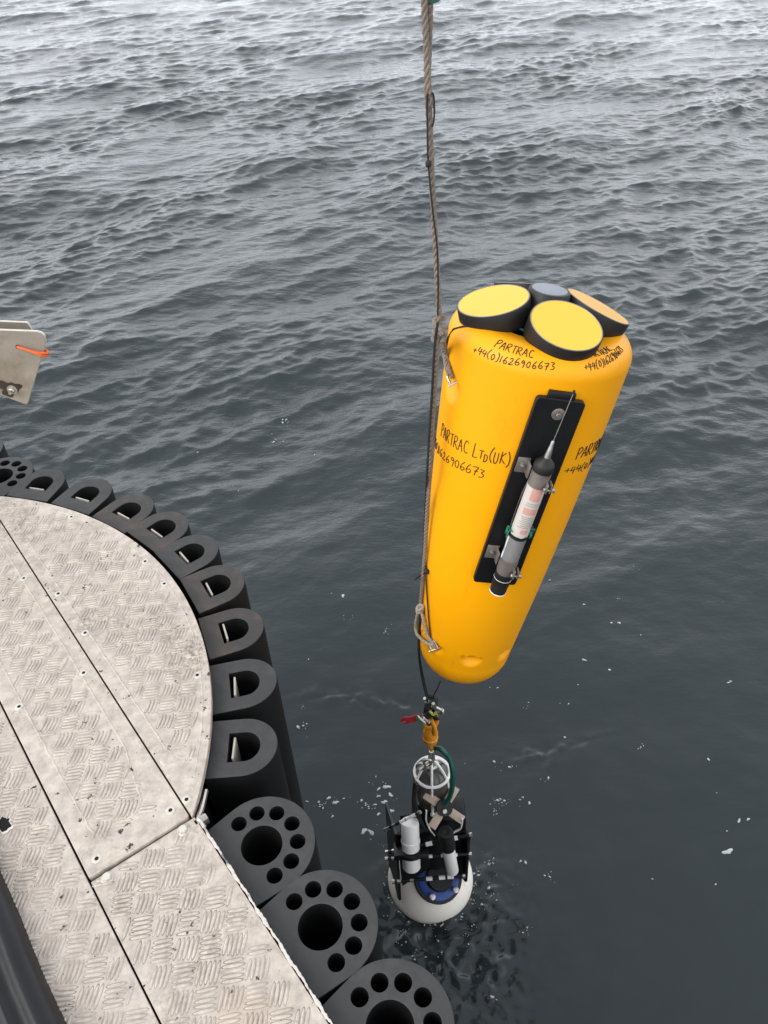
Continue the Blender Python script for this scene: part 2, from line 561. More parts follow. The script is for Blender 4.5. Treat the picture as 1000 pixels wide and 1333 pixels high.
def bar_shape(L, W, h):
    """one raised bar of chequer plate"""
    vs, n = [], 10
    for sc, z in ((1.30, .0003), (1.0, .0004), (.74, .75 * h), (.36, h)):
        for k in range(n):
            a = 2 * math.pi * k / n
            c, s_ = math.cos(a), math.sin(a)
            vs.append((math.copysign(abs(c) ** .75, c) * L / 2 * (1 - (1 - sc) * .45), s_ * W / 2 * sc, z))
    fs = []
    for r in range(3):
        for k in range(n):
            l = (k + 1) % n
            fs.append((r * n + k, r * n + l, (r + 1) * n + l, (r + 1) * n + k))
    fs.append(tuple(3 * n + k for k in range(n)))
    return np.array(vs), fs
BV, BF = bar_shape(.0385, .0062, .0026)

def inside(p, poly):
    c = False; n = len(poly)
    for i in range(n):
        a, b = poly[i], poly[i - 1]
        if (a[1] > p[1]) != (b[1] > p[1]) and p[0] < (b[0] - a[0]) * (p[1] - a[1]) / (b[1] - a[1]) + a[0]: c = not c
    return c

def treads(parent, poly, z, cell=.0436, off=(0, 0), rot=0.0):
    vs, fs = [], []
    xs = [p[0] for p in poly]; yy = [p[1] for p in poly]
    cr, sr = math.cos(rot), math.sin(rot)
    for i in range(int((min(xs) - .2) / cell), int((max(xs) + .2) / cell) + 1):
        for j in range(int((min(yy) - .2) / cell), int((max(yy) + .2) / cell) + 1):
            for b in range(5):
                o = (b - 2) * .0083
                horiz = (i + j) % 2 == 0
                lx, ly = (0, o) if horiz else (o, 0)
                lx += i * cell + off[0]; ly += j * cell + off[1]
                x, y = lx * cr - ly * sr, lx * sr + ly * cr
                y0 = y
                a = (0.10 if horiz else math.pi / 2 - .16) + rot
                e = .013
                if not (inside((x + e * math.cos(a), y + e * math.sin(a)), poly) and inside((x - e * math.cos(a), y - e * math.sin(a)), poly)): continue
                a += random.uniform(-.04, .04)
                wear = random.uniform(.55, 1.0)
                v = BV.copy(); v[:, 2] *= wear; v[:, 0] *= random.uniform(.86, 1.02)
                c, s_ = math.cos(a), math.sin(a)
                bb = len(vs)
                vs += [(x + p[0] * c - p[1] * s_, y + p[0] * s_ + p[1] * c, z + p[2]) for p in v]
                fs += [tuple(bb + q for q in f) for f in BF]
    me = bpy.data.meshes.new('tread_bars')
    me.from_pydata(vs, [], fs)
    me.polygons.foreach_set('use_smooth', [True] * len(fs))
    me.materials.append(M['deck']); me.materials.append(M['grime'])
    me.polygons.foreach_set('material_index', [1 if (i % len(BF)) < 10 else 0 for i in range(len(fs))])
    me.update()
    o = link('tread_bars', me, parent)
    o['kind'] = 'stuff'
    return o

sm = MB()
sm.lathe([(.0098, 0), (.0098, .0008), (.0085, .0016), (.0042, .0014)], n=20, mi=0, close=False)
sm.lathe([(.0042, .0014), (.0036, .0004), (.0001, .0003)], n=20, mi=1, close=False)
SCREW = sm.mesh('screw', [M['alu_edge'], M['black']])
bo = MB()
bo.lathe([(.0125, 0), (.0125, .0012), (.011, .002)], n=20)
bo.lathe([(.0088, .002), (.0088, .0075), (.0075, .009)], n=6)
BOLT = bo.mesh('deck_bolt', M['alu_edge'], 25)
wp = MB(); wp.lathe([(.017, 0), (.014, .0016), (.008, .0022), (.0001, .0022)], n=20, close=False)
WELD = wp.mesh('weld_plug', M['deck'], 60)

def panel(poly, z0, z1, label, tread_poly, screws=(), bolts=(), welds=(), bevel=.0015, off=(0, 0), rot=0):
    me = plate_mesh('deck_panel', poly, [], z0, z1, M['deck'], bevel)
    p = bpart('deck_panel', me)
    p['label'] = label
    treads(p, tread_poly, z1 - .0002, off=off, rot=rot)
    for lst, m, nm in ((screws, SCREW, 'screw'), (bolts, BOLT, 'deck_bolt'), (welds, WELD, 'weld_plug')):
        for (px, py) in lst:
            o = link(nm, m, p)
            q = on(px, py, z1)
            o.location = (q.x, q.y, z1 - .0002)
            o.rotation_euler = (0, 0, random.uniform(0, 6))
    return p

ZT = DZ + .006                                   # the two hatch panels stand a little proud
h1 = math.acos((.1592 - cn) / CR)
rim = arc(0, CR, nd - h1, nd + h1, 64)
hi = math.acos((.186 - cn) / (CR - .027))
rim_in = arc(0, CR - .027, nd - hi + .02, nd + hi, 48)
panel(rim, DZ - .012, ZT, 'rounded outer hatch panel with countersunk screws round its rim', rim_in,
      screws=[(93, 673), (189, 731), (214, 760), (257, 879), (76, 773), (111, 824), (243, 1041)], welds=[(218, 988)])
def ridge(par, pts, z, w_, seed):
    """low irregular weld-like ridge where the tread has been ground off along a panel border"""
    rr = random.Random(seed)
    pts = resample([Vector((a, b, 0)) for a, b in pts], .008)
    vs, fs = [], []
    for i, p in enumerate(pts):
        t = (pts[min(i + 1, len(pts) - 1)] - pts[max(i - 1, 0)]).normalized(); n1 = Vector((-t.y, t.x, 0))
        j = rr.uniform(-.0012, .0012); ww = w_ * rr.uniform(.8, 1.25); hh = .0011 * rr.uniform(.5, 1.25)
        for o, h in ((-ww, -.0004), (-ww * .4, hh), (ww * .4, hh), (ww, -.0004)): vs.append(p + n1 * (o + j) + Vector((0, 0, z + h)))
    for i in range(len(pts) - 1):
        for k in range(3): fs.append((i * 4 + k, i * 4 + k + 1, i * 4 + 5 + k, i * 4 + 4 + k))
    q = MB(); q.add(vs, fs); return q.build('border_ridge', M['deck'], par, 60)
PAN = [o for o in boat.children if o.name.startswith('deck_panel')][0]
hi2 = math.acos((.200 - cn) / (CR - .020))
ridge(PAN, arc(0, CR - .020, nd - hi2 + .02, nd + hi2, 60), ZT, .0022, 1)
ridge(PAN, [tn(-2.2, .190), tn(-1.3, .190), tn(-1.12, .190), tn(-1.085, .200), tn(-1.06, .225)], ZT, .0024, 2)
mid = [tn(-2.55, -.0545), tn(-.952, -.0545), tn(-.944, .1555), tn(-2.55, .1555)]
mid_in = [tn(-2.5, -.018), tn(-1.012, -.018), tn(-1.000, .112), tn(-2.5, .122)]
panel(rounded(mid, .006), DZ - .012, ZT + .0002, 'long inner hatch panel between the two diagonal seams', mid_in,
      screws=[(31, 753), (109, 876), (25, 920), (222, 1055), (126, 1118)], off=(.004, .008))
PAN = [o for o in boat.children if o.name.startswith('deck_panel')][1]
ridge(PAN, [tn(-2.4, .126), tn(-1.55, .124), tn(-1.18, .121), tn(-1.10, .105), tn(-1.04, .095), tn(-1.02, .07), tn(-1.02, .0), tn(-1.02, -.004), tn(-1.05, -.014), tn(-1.2, -.016), tn(-2.4, -.018)], ZT + .0002, .0026, 3)
right = [tn(-.947, -.0550), tn(.55, -.0550), tn(.55, .164), tn(-.940, .164)]
panel(right, DZ - .014, DZ, 'deck plank along the outer edge beside the many-holed fenders', [tn(-.943, -.050), tn(.54, -.05), tn(.54, .150), tn(-.935, .150)],
      bolts=[(239, 1081), (140, 1143)], off=(.013, .004), rot=.03)
left = [tn(-2.6, -.95), tn(.55, -.95), tn(.55, -.0585), tn(-2.6, -.0585)]
panel(left, DZ - .014, DZ + .0004, 'soiled deck plank left of the long diagonal seam', [tn(-1.9, -.6), tn(.54, -.6), tn(.54, -.064), tn(-1.9, -.064)],
      off=(.021, .017), rot=.015)
# chipped metal lip along the straight deck edge
lp = MB()
N_ = 420
vs, fs = [], []
for i in range(N_ + 1):
    t = -.935 + 1.48 * i / N_
    o1 = .1712 + .0009 * math.sin(i * .37) + .0006 * math.sin(i * 1.9) + random.uniform(-.0010, .0004)
    i1 = .1652 + .0013 * math.sin(i * .23 + 1) + .0009 * math.sin(i * .81) + random.uniform(-.0008, .0008)
    for n__, z in ((i1, DZ - .0005), (i1 + .001, DZ + .0009), (o1 - .001, DZ + .0011), (o1, DZ - .012)):
        vs.append((*tn(t, n__), z))
for i in range(N_):
    for k in range(3): fs.append((i * 4 + k, i * 4 + k + 1, i * 4 + 5 + k, i * 4 + 4 + k))
lp.add(vs, fs)
bpart('edge_lip', lp.mesh('edge_lip', M['chipped'], 60))
# small lug at the corner where rim and lip meet
lg = MB()
c = on(262, 1070, DZ - .01)
lg.tube(catmull([on(268, 1030, DZ - .03), on(263, 1052, DZ - .012), on(259, 1066, DZ - .004), on(266, 1078, DZ - .012)], 6), .006, 8)
lg.box(c, (.03, .016, .02), axes((0, 0, 1), (NV.x, NV.y, 0)), ch=.003)
bpart('corner_lug', lg.mesh('corner_lug', M['steel']))

# ------------------------------------------------------------------ fenders
FT, FB = 1.975, .75
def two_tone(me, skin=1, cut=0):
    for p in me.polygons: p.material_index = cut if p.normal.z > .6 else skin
def d_outline(wd, v1, L, n=22, base=.0, sh=1.0):
    pts = [(-wd / 2, base), (-wd / 2 * sh, v1)]
    for i in range(1, n):
        a = math.pi - math.pi * i / n
        pts.append((wd / 2 * sh * math.cos(a), v1 + (L - v1) * math.sin(a)))
    pts += [(wd / 2 * sh, v1), (wd / 2, base)]
    return pts[::-1]
def d_fender(pos, ang, label, scuffed, tilt=0):
    """outward direction ang; local x along the deck edge, local y outwards"""
    root = empty('rubber_fender', mat=Matrix.Translation((pos[0], pos[1], FB)) @ Matrix.Rotation(ang - math.pi / 2 + tilt, 4, 'Z'))
    tag(root, label, 'boat fender', 'D-bore rubber fenders round the curved deck corner')
    wd = .150 + random.uniform(-.004, .004); L = .156 + random.uniform(-.004, .004)
    out = d_outline(wd, .078, L)
    hole = [(-.037, .046), (-.037, .083)]
    for i in range(1, 14):
        a = math.pi - math.pi * i / 14
        hole.append((.037 * math.cos(a), .083 + .034 * math.sin(a)))
    hole += [(.037, .083), (.037, .046)]
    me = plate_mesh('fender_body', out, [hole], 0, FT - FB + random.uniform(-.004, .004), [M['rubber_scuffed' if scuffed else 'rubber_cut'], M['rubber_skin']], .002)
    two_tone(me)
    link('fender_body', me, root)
    b = MB(); b.box((random.uniform(-.006, .004), .0545, FT - FB - .138), (.054, .0048, .27), axes((random.uniform(-.02, .02), .02, 1), (1, random.uniform(-.06, .06), 0)), ch=.001)
    link('mounting_bar', b.mesh('mounting_bar', M['bar']), root)
    return root
DL = ['clean grey D-bore rubber fender next to the corner lug, nearest of its row',
      'D-bore rubber fender second up the curve from the corner lug',
      'brown-scuffed D-bore rubber fender third up the curve from the corner lug',
      'D-bore rubber fender with a pinkish scuffed inner edge, fourth from the corner lug',
      'D-bore rubber fender at the middle of the curved row, five from either end',
      'brown-edged D-bore rubber fender just beyond the middle of the curved row',
      'D-bore rubber fender third from the far end of the curved row',
      'D-bore rubber fender second from the far end of the curved row',
      'flat-sided D-bore rubber fender farthest of its row, against the distant many-holed one']
DP = [((-.421, 1.030), 1.8), ((-.437, 1.198), 10.5), ((-.477, 1.361), 19), ((-.535, 1.510), 28.5), ((-.618, 1.635), 38),
      ((-.712, 1.742), 46), ((-.826, 1.828), 53.5), ((-.965, 1.915), 63), ((-1.118, 1.979), 73)]
for (p, a), l, sc in zip(DP, DL, (0, 0, 1, 1, 0, 1, 1, 0, 0)):
    d_fender(p, math.radians(a), l, sc)

def round_fender(c, ang, R, label):
    """many-holed fender: one large bore ringed by seven small ones"""
    root = empty('holed_fender', mat=Matrix.Translation((c[0], c[1], FB)) @ Matrix.Rotation(ang - math.pi / 2, 4, 'Z'))
    tag(root, label, 'boat fender', 'many-holed rubber fenders')
    out = []
    for i in range(41):
        a = math.radians(-8) + math.radians(196) * i / 40
        out.append((R * math.cos(a), R * math.sin(a)))
    out += [(-R * .93, -.079), (R * .93, -.079)]
    holes = [circle(0, -.004, .0415, 40)]
    for i in range(7):
        a = math.radians(-10 + 200 * i / 6 if False else -12 + 34 * i)
        holes.append(circle(.0705 * math.cos(a), .0705 * math.sin(a) - .002, .0158, 22))
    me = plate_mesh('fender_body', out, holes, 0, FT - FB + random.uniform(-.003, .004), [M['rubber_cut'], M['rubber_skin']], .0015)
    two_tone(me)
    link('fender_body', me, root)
    return root
na = math.atan2(NV.y, NV.x)
round_fender((-.279, .805), na, .104, 'many-holed rubber fender beside the corner lug, first below the D-bore row')
round_fender((-.157, .641), na, .104, 'middle many-holed rubber fender of the three on the straight deck edge')
round_fender((-.035, .472), na, .106, 'many-holed rubber fender cut by the bottom edge of the picture')
round_fender((-1.245, 2.115), math.radians(62), .102, 'distant many-holed rubber fender behind the far end of the D-bore row')
round_fender((-1.395, 2.262), math.radians(58), .104, 'most distant many-holed rubber fender, cut by the left edge')

# ------------------------------------------------------------------ instrument buoy
BT = Vector((.3949, 1.68, 2.6392))
BA = Vector((.172, .0877, 1.0)).normalized()
E1 = (Vector((1, 0, 0)) - BA * BA.x).normalized(); E2 = BA.cross(E1)
BM = Matrix(((E1.x, E2.x, BA.x, BT.x), (E1.y, E2.y, BA.y, BT.y), (E1.z, E2.z, BA.z, BT.z), (0, 0, 0, 1)))
BR0, BR1, BL, BQ, BQB = .2192, .1388, 1.1311, .05, .12
def brad(s):
    s = np.asarray(s, float)
    wv = (s - BQ) / (BL - BQB - BQ)
    mid_ = BR0 - .004 + (BR1 - BR0 + .004) * wv + .007 * np.sin(np.pi * np.clip(wv, 0, 1))
    top = BR0 - .004 - BQ + BQ * np.sqrt(np.clip(1 - ((BQ - s) / BQ) ** 2, 0, 1))
    t = np.clip((s - BL + BQB) / BQB, 0, 1)
    bt = BR1 * np.sqrt(np.clip(1 - t * t, 0, 1)) ** .8
    return np.where(s < BQ, top, np.where(s > BL - BQB, bt, mid_))
buoy = empty('instrument_buoy', mat=BM)
tag(buoy, 'large yellow tapered buoy with black handwriting hanging from the rope', 'buoy')

sv = np.concatenate([BQ * (1 - np.cos(np.linspace(0, np.pi / 2, 16))), np.linspace(BQ, BL - BQB, 150)[1:],
                     BL - BQB + BQB * np.sin(np.linspace(0, np.pi / 2, 48))[1:]])
av = np.linspace(0, 2 * np.pi, 288, endpoint=False)
DENTS = [(math.radians(-161 + 90 * k), .150, .040, .050, .020) for k in (0, 1.98, 3.0)] + \
        [(math.radians(-139 + 45.5 * k), .955, .034, .032, .017) for k in range(8)]
rs_ = brad(sv)[:, None] * np.ones((1, len(av)))
for (a0, s0, wa, ws, dp) in DENTS:
    d = (av - a0 + np.pi) % (2 * np.pi) - np.pi
    ds = (sv - s0)[:, None]
    # a scooped oval, deepest under its steep upper wall, running out towards the lower end
    vv = np.where(ds < 0, ds / (ws * .30), ds / ws)
    uu = (d[None, :] * rs_.mean(1)[:, None]) / wa
    q = np.clip(1 - uu ** 2 - np.abs(vv) ** 1.6, 0, 1)
    rs_ -= dp * (q * q * (3 - 2 * q)) ** .75
# recess for the transducer head
body_v, body_f = [], []
ring = [[(.118, -.16)] , [(.118, -.003)]]
prof_pre = [(.0005, .16), (.128, .16), (.128, .004), (.132, .0)]
allr = np.concatenate([np.array([[p[0]] * len(av) for p in prof_pre]), rs_]); alls = np.concatenate([[p[1] for p in prof_pre], sv])
for r_, s_ in zip(allr, alls):
    for k, a in enumerate(av): body_v.append((r_[k] * math.cos(a), r_[k] * math.sin(a), -s_))
NA = len(av)
for i in range(len(alls) - 1):
    for k in range(NA):
        l = (k + 1) % NA
        body_f.append((i * NA + k, (i + 1) * NA + k, (i + 1) * NA + l, i * NA + l))
mb = MB(); mb.add(body_v, body_f, 0)
mb.m = [1 if i < 2 * NA else 0 for i in range(len(body_f))]
mb.build('float_body', [M['yellow'], M['black']], buoy, 50)

# meridian by arc length, for writing on the skin
ms = np.linspace(0, BL - .02, 1500); mr_ = brad(ms)
mr_ = np.concatenate([[.140], mr_]); ms = np.concatenate([[0.0], ms])
ml = np.concatenate([[0], np.cumsum(np.hypot(np.diff(ms), np.diff(mr_)))])
def skin(az, l, lift=.0006):
    s_, r_ = np.interp(l, ml, ms), np.interp(l, ml, mr_)
    e = .002
    ds, dr = np.interp(l + e, ml, ms) - np.interp(l - e, ml, ms), np.interp(l + e, ml, mr_) - np.interp(l - e, ml, mr_)
    h = math.hypot(ds, dr) or 1
    nr_, nz = ds / h, dr / h
    return Vector(((r_ + nr_ * lift) * math.cos(az), (r_ + nr_ * lift) * math.sin(az), -s_ + nz * lift))
def s2l(s_): return float(np.interp(s_, ms[1:], ml[1:]))
def inside_buoy(p, lift=0.0):
    q = BM.inverted() @ p
    s_ = -q.z
    return 0 < s_ < BL and math.hypot(q.x, q.y) < float(brad(s_)) + lift
def on_skin(px, py, lift):
    """first point on the sight line that lies lift above the buoy's skin"""
    best_, bd = None, 9
    for i in range(0, 520):
        p = at(px, py, 1.36 + i * .001)
        q = BM.inverted() @ p
        d = math.hypot(q.x, q.y) - float(brad(min(max(-q.z, 0), BL))) - lift
        if d <= 0: return p
        if d < bd: best_, bd = p, d
    return best_
def PS(lst, lift): return [on_skin(a, b, lift) for a, b in lst]
G = {
 'P': (.55, [[(.02, -.05), (.06, 1)], [(0, .9), (.3, 1.06), (.56, .86), (.42, .58), (.04, .45)]]),
 'A': (.62, [[(0, 0), (.16, .5), (.3, .98), (.44, .5), (.6, 0)], [(.08, .36), (.52, .4)]]),
 'R': (.6, [[(.03, 0), (.04, .95)], [(0, .9), (.35, 1.0), (.5, .8), (.36, .56), (.05, .48)], [(.1, .47), (.34, .25), (.62, -.02)]]),
 'T': (.55, [[(.3, 0), (.32, .98)], [(0, .93), (.62, 1.0)]]),
 'C': (.55, [[(.52, .84), (.34, .96), (.1, .74), (.03, .38), (.18, .06), (.4, .0), (.56, .12)]]),
 'L': (.55, [[(.1, 1.15), (.04, .5), (.0, .02), (.26, .02), (.58, .1)]]),
 't': (.42, [[(.2, 0), (.22, .62)], [(0, .6), (.46, .64)]]),
 'd': (.46, [[(.03, -.1), (.05, .5)], [(0, .46), (.3, .46), (.42, .2), (.28, -.06), (.02, -.12)]]),
 'U': (.5, [[(0, .92), (.02, .3), (.16, .03), (.34, .1), (.44, .4), (.46, .95)]]),
 'K': (.52, [[(.03, 0), (.05, .95)], [(.46, .9), (.06, .44), (.52, .02)]]),
 '(': (.3, [[(.26, 1.08), (.06, .75), (.0, .4), (.08, .08), (.24, -.14)]]),
 ')': (.3, [[(.02, 1.08), (.22, .78), (.28, .4), (.2, .05), (.02, -.14)]]),
 '+': (.45, [[(.0, .42), (.44, .46)], [(.22, .2), (.24, .7)]]),
 '4': (.5, [[(.12, .92), (.04, .42), (.5, .46)], [(.36, .8), (.34, -.05)]]),
 '0': (.46, [[(.2, .8), (.03, .5), (.1, .1), (.28, .06), (.42, .4), (.34, .74), (.2, .8)]]),
 '1': (.22, [[(.1, .9), (.08, 0)]]),
 '6': (.46, [[(.36, .95), (.12, .6), (.03, .22), (.2, .0), (.4, .16), (.34, .4), (.08, .32)]]),
 '2': (.48, [[(.03, .7), (.2, .88), (.38, .72), (.26, .36), (.02, .04), (.48, .06)]]),
 '9': (.44, [[(.38, .72), (.18, .86), (.04, .64), (.18, .46), (.37, .66), (.36, .3), (.28, -.1)]]),
 '7': (.48, [[(.0, .8), (.44, .86), (.3, .45), (.2, -.05)], [(.12, .42), (.44, .46)]]),
 '3': (.46, [[(.04, .86), (.42, .84), (.18, .52), (.4, .36), (.3, .06), (.02, .02)]]),
 ' ': (.4, []),
}
def write(text, az0, az1, l0, l1, cap, pen=.0016, lbl=None):
    wtot = sum(G[ch][0] + .16 for ch in text)
    m_ = MB()
    x = 0
    for ch in text:
        gw, st = G[ch]
        j = random.uniform(-.06, .06)
        for pl in st:
            pts = [Vector((x + px * (1 + j) + random.uniform(-.03, .03), py * (1 + j) + j + random.uniform(-.035, .035), 0)) for px, py in pl]
            if len(pts) > 2: pts = catmull(pts, 4)
            pts = resample(pts, .07)
            w3 = []
            for q in pts:
                f = q.x / wtot
                w3.append(skin(math.radians(az0 + (az1 - az0) * f), l0 + (l1 - l0) * f - q.y * cap))
            m_.tube(w3, [pen * (.72 + .38 * math.sin(1.3 * i + j * 40) ** 2 + random.uniform(0, .22)) for i in range(len(w3))], 6)
        x += gw + .16
    o = m_.build('handwriting', M['ink'], buoy, 60)
    if lbl: o['label'] = lbl
write('PARTRAC LtdT'.replace('dT', 'd') + '(UK)', -168, -105, s2l(.300), s2l(.280), .034, .0011, lbl='handwritten name left of the black plate')
write('+44(0)1626906673', -198, -119, s2l(.368), s2l(.333), .025, .0011, lbl='handwritten phone number left of the black plate')
write('PARTRAC', -133, -107, s2l(.019) - .004, s2l(.018) - .004, .019, .0010, lbl='handwritten name on the shoulder')
write('+44(0)1626906673', -145, -93, s2l(.043), s2l(.028), .0165, .0010, lbl='handwritten phone number on the shoulder')
write('PARTRAC Ltd(UK)', -60, 10, s2l(.256), s2l(.270), .033, .0012, lbl='handwritten name right of the black plate')
write('+44(0)1626906673', -66, 16, s2l(.297), s2l(.312), .022, .0011, lbl='handwritten phone number right of the black plate')
write('PARTRAC', -72, -44, s2l(.006), s2l(.003), .016, .0009, lbl='handwritten name on the right shoulder, half hidden')
write('+44(0)1626906673', -75, -33, s2l(.027), s2l(.008), .018, .0009, lbl='handwritten phone number on the right shoulder')
# thin black line across the shoulder and an orange lug by the left transducer
cd = MB()
cd.tube([skin(math.radians(a), l, .002) for a, l in ((-181, .15), (-178, .115), (-172, .085), (-165, .066), (-157, .046), (-150, .03))], .0022, 6)
cd.build('lashing_cord', M['cord'], buoy)
og = MB(); og.tube([skin(math.radians(a), .02, .003) for a in (-168, -173, -179)], .005, 6); og.build('orange_tie', M['orange'], buoy)

# mounting plate frame
paz, ps = math.radians(-87.6), .375
rd_ = E1 * math.cos(paz) + E2 * math.sin(paz)
Pc = BT - BA * ps + rd_ * float(brad(ps))
gsl = (float(brad(.5)) - float(brad(.25))) / .25
up_ = (BA - rd_ * gsl).normalized()
nn_ = (rd_ - up_ * rd_.dot(up_)).normalized()
sdv = up_.cross(nn_)
up2 = (up_ * math.cos(math.radians(2.8)) + sdv * math.sin(math.radians(2.8))).normalized()
sd2 = up2.cross(nn_)
PM = Matrix(((sd2.x, up2.x, nn_.x, Pc.x), (sd2.y, up2.y, nn_.y, Pc.y), (sd2.z, up2.z, nn_.z, Pc.z), (0, 0, 0, 1)))
def plate_part(name, me, parent=buoy):
    o = link(name, me, parent)
    o.matrix_parent_inverse = Matrix.Identity(4)
    o.matrix_local = BM.inverted() @ PM
    return o
plo = rounded([(-.067, -.262), (.046, -.262), (.047, .289), (-.064, .289)], .011)
mp_ = plate_part('mounting_plate', plate_mesh('mounting_plate', plo, [], -.002, .011, M['black'], .0015))
tb = MB(); tb.box((-.010, .294, .003), (.062, .022, .012), ch=.003)
o = link('plate_tab', tb.mesh('plate_tab', M['black']), mp_)
bw = MB(); bw.lathe([(.0145, 0), (.0145, .0018), (.013, .0024), (.0062, .0024)], n=24, close=False)
bw.lathe([(.0062, .0024), (.0062, .007), (.005, .008)], n=6)
o = link('plate_bolt', bw.mesh('plate_bolt', M['bracket']), mp_); o.location = (-.0065, .2536, .011)

# radio beacon clamped on the plate: local x across, y up, z out
bea = empty('radio_beacon', mat=PM)
tag(bea, 'cylindrical radio beacon with whip antenna clamped on black plate of yellow buoy', 'beacon')
AX = Matrix(((1, 0, 0), (0, 0, 1), (0, -1, 0))).transposed()    # lathe z -> local y
AX = axes((0, 1, 0), (1, 0, 0))
BX, BZ, BRr = -.010, .045, .0212
def blathe(prof, n=28, mi=0): return MB().lathe(prof, AX, (BX, 0, BZ), n, mi)
blathe(cyl_prof(BRr, -.205, .128)).build('pressure_tube', M['bracket'], bea)
cp = blathe([(.0190, -.252), (.0208, -.250), (.0208, -.226), (.0218, -.2255), (.0218, -.205), (.0225, -.204), (.0225, -.186), (BRr, -.185)])
cp.build('end_cap', M['pod'], bea)
for y_ in (-.2045,): MB().lathe([(.0222, y_ - .001), (.0228, y_ - .0003), (.0228, y_ + .0003), (.0222, y_ + .001)], AX, (BX, 0, BZ), 28).build('seal_ring', M['white'], bea)
MB().lathe([(.0170, -.2540), (.0214, -.2530), (.0214, -.2508), (.017, -.2502)], AX, (BX, 0, BZ), 28).build('end_rim', M['white'], bea)
blathe([(.0230, .126), (.0236, .128), (.0236, .142), (.0212, .148), (.012, .158), (.0080, .162)]).build('top_cap', M['pod'], bea)
an = MB()
an.lathe([(.0080, .160), (.0066, .176), (.0050, .190), (.0042, .193), (.0042, .203), (.0030, .206)], AX, (BX, 0, BZ), 18)
ab = an.build('antenna_base', M['steel'], bea)
aw = MB(); aw.tube([(BX, .204, BZ), (BX + .002, .26, BZ + .001), (BX + .005, .326, BZ)], .0011, 6); aw.build('whip_antenna', M['steel'], bea)
at_ = MB(); at_.lathe([(.0005, .324), (.0032, .3255), (.0036, .329), (.0026, .333), (.0004, .3345)], AX, (BX + .005, 0, BZ), 12); at_.build('antenna_tip', M['ink'], bea)
def wrap(name, y0, y1, a0, a1, mat, lift, jag=0, parent=None):
    """label wrapped round part of the tube; angle 90 deg faces out"""
    n, m2 = 20, 12
    vs, fs = [], []
    for i in range(m2 + 1):
        for k in range(n + 1):
            y_ = y0 + (y1 - y0) * i / m2 + (random.uniform(-jag, jag) if i in (0, m2) else 0)
            a = math.radians(a0 + (a1 - a0) * k / n)
            vs.append((BX + (BRr + lift) * math.cos(a), y_, BZ + (BRr + lift) * math.sin(a)))
    for i in range(m2):
        for k in range(n): fs.append((i * (n + 1) + k, i * (n + 1) + k + 1, (i + 1) * (n + 1) + k + 1, (i + 1) * (n + 1) + k))
    q = MB(); q.add(vs, fs)
    return q.build(name, mat, parent or bea, 60)
lb = wrap('label', -.058, .096, -20, 200, M['label'], .0006, .002)
for (a, b, c0, c1, mt) in ((.052, .088, 60, 128, 'label_red'), (.012, .030, 50, 140, 'label_red'), (-.046, -.034, 60, 110, 'label_red')):
    wrap('print_block', a, b, c0, c1, M[mt], .0010, .0006, lb)
for i in range(7):
    y_ = .004 - i * .0052
    wrap('print_line', y_ - .0009, y_ + .0007, 48, 140 - 7 * (i % 3), M['print'], .0010, 0, lb)
for i in range(2):
    y_ = .044 - i * .006
    wrap('print_line', y_ - .0009, y_ + .0007, 50, 136, M['print'], .0010, 0, lb)
wrap('black_band', -.068, -.059, -60, 240, M['pod'], .0008)
gl = wrap('grey_label', -.138, -.069, -10, 170, M['label_grey'], .0006)
for i in range(9):
    y_ = -.078 - i * .0062
    wrap('print_line', y_ - .0010, y_ + .0010, 62, 128 - 5 * (i % 2), M['print'], .0010, 0, gl)
wrap('white_strip', -.140, -.072, 172, 205, M['white'], .0007)
for yc in (.108, -.158):
    cl = MB()
    cl.lathe([(BRr + .0003, yc - .021), (BRr + .0016, yc - .021), (BRr + .0016, yc + .016), (BRr + .0003, yc + .016)], AX, (BX, 0, BZ), 30)
    co_ = cl.build('clamp', M['bracket'], bea)
    for nm, cc, sz in (('clamp_foot', (BX - .036, yc + .006, .0135), (.030, .040, .004)), ('clamp_web', (BX - .0255, yc + .004, .026), (.003, .036, .026)),
                       ('clamp_web', (BX + .026, yc + .004, .026), (.003, .036, .026)), ('clamp_ear', (BX + .012, yc - .010, BZ + .025), (.003, .024, .020)),
                       ('clamp_ear', (BX + .022, yc - .010, BZ + .022), (.003, .024, .020))):
        ft = MB(); ft.box(cc, sz, ch=.001); ft.build(nm, M['bracket'], bea)
    Zx = axes((0, 0, 1)); Xx = axes((1, 0, 0), (0, 1, 0))
    fb = MB(); fb.lathe([(.006, .0155), (.006, .0165), (.0042, .0165), (.0042, .0225), (.003, .023)], Zx, (BX - .038, yc + .006, 0), 8)
    fb.build('foot_bolt', M['steel'], bea)
    fb = MB(); fb.tube([(BX + .006, yc - .014, BZ + .030), (BX + .034, yc - .016, BZ + .026)], .0026, 8); fb.build('clamp_bolt', M['steel'], bea)
    fb = MB(); fb.lathe(cyl_prof(.0058, -.004, .004, .001), Xx, (BX + .029, yc - .0155, BZ + .027), 6); fb.build('clamp_nut', M['steel'], bea)
    fb = MB(); fb.lathe(cyl_prof(.0054, -.003, .003, .001), Xx, (BX + .008, yc - .0142, BZ + .030), 6); fb.build('clamp_nut', M['steel'], bea)
gc = MB()
gc.tube([(BX + .0262 * math.cos(a), -.051 + .003 * math.sin(3 * a), BZ + .0262 * math.sin(a)) for a in np.linspace(math.radians(150), math.radians(390), 20)], .0016, 6)
for sx2 in (-1, 1):
    for k in range(5):
        p0 = Vector((BX + sx2 * .024, -.05, BZ - .002))
        gc.tube(catmull([p0, p0 + Vector((sx2 * random.uniform(.003, .010), random.uniform(-.02, .012), .004)), p0 + Vector((sx2 * random.uniform(.0, .012), random.uniform(-.04, .016), -.004))], 4), .0016, 5)
gc.build('green_lashing', M['green'], bea)
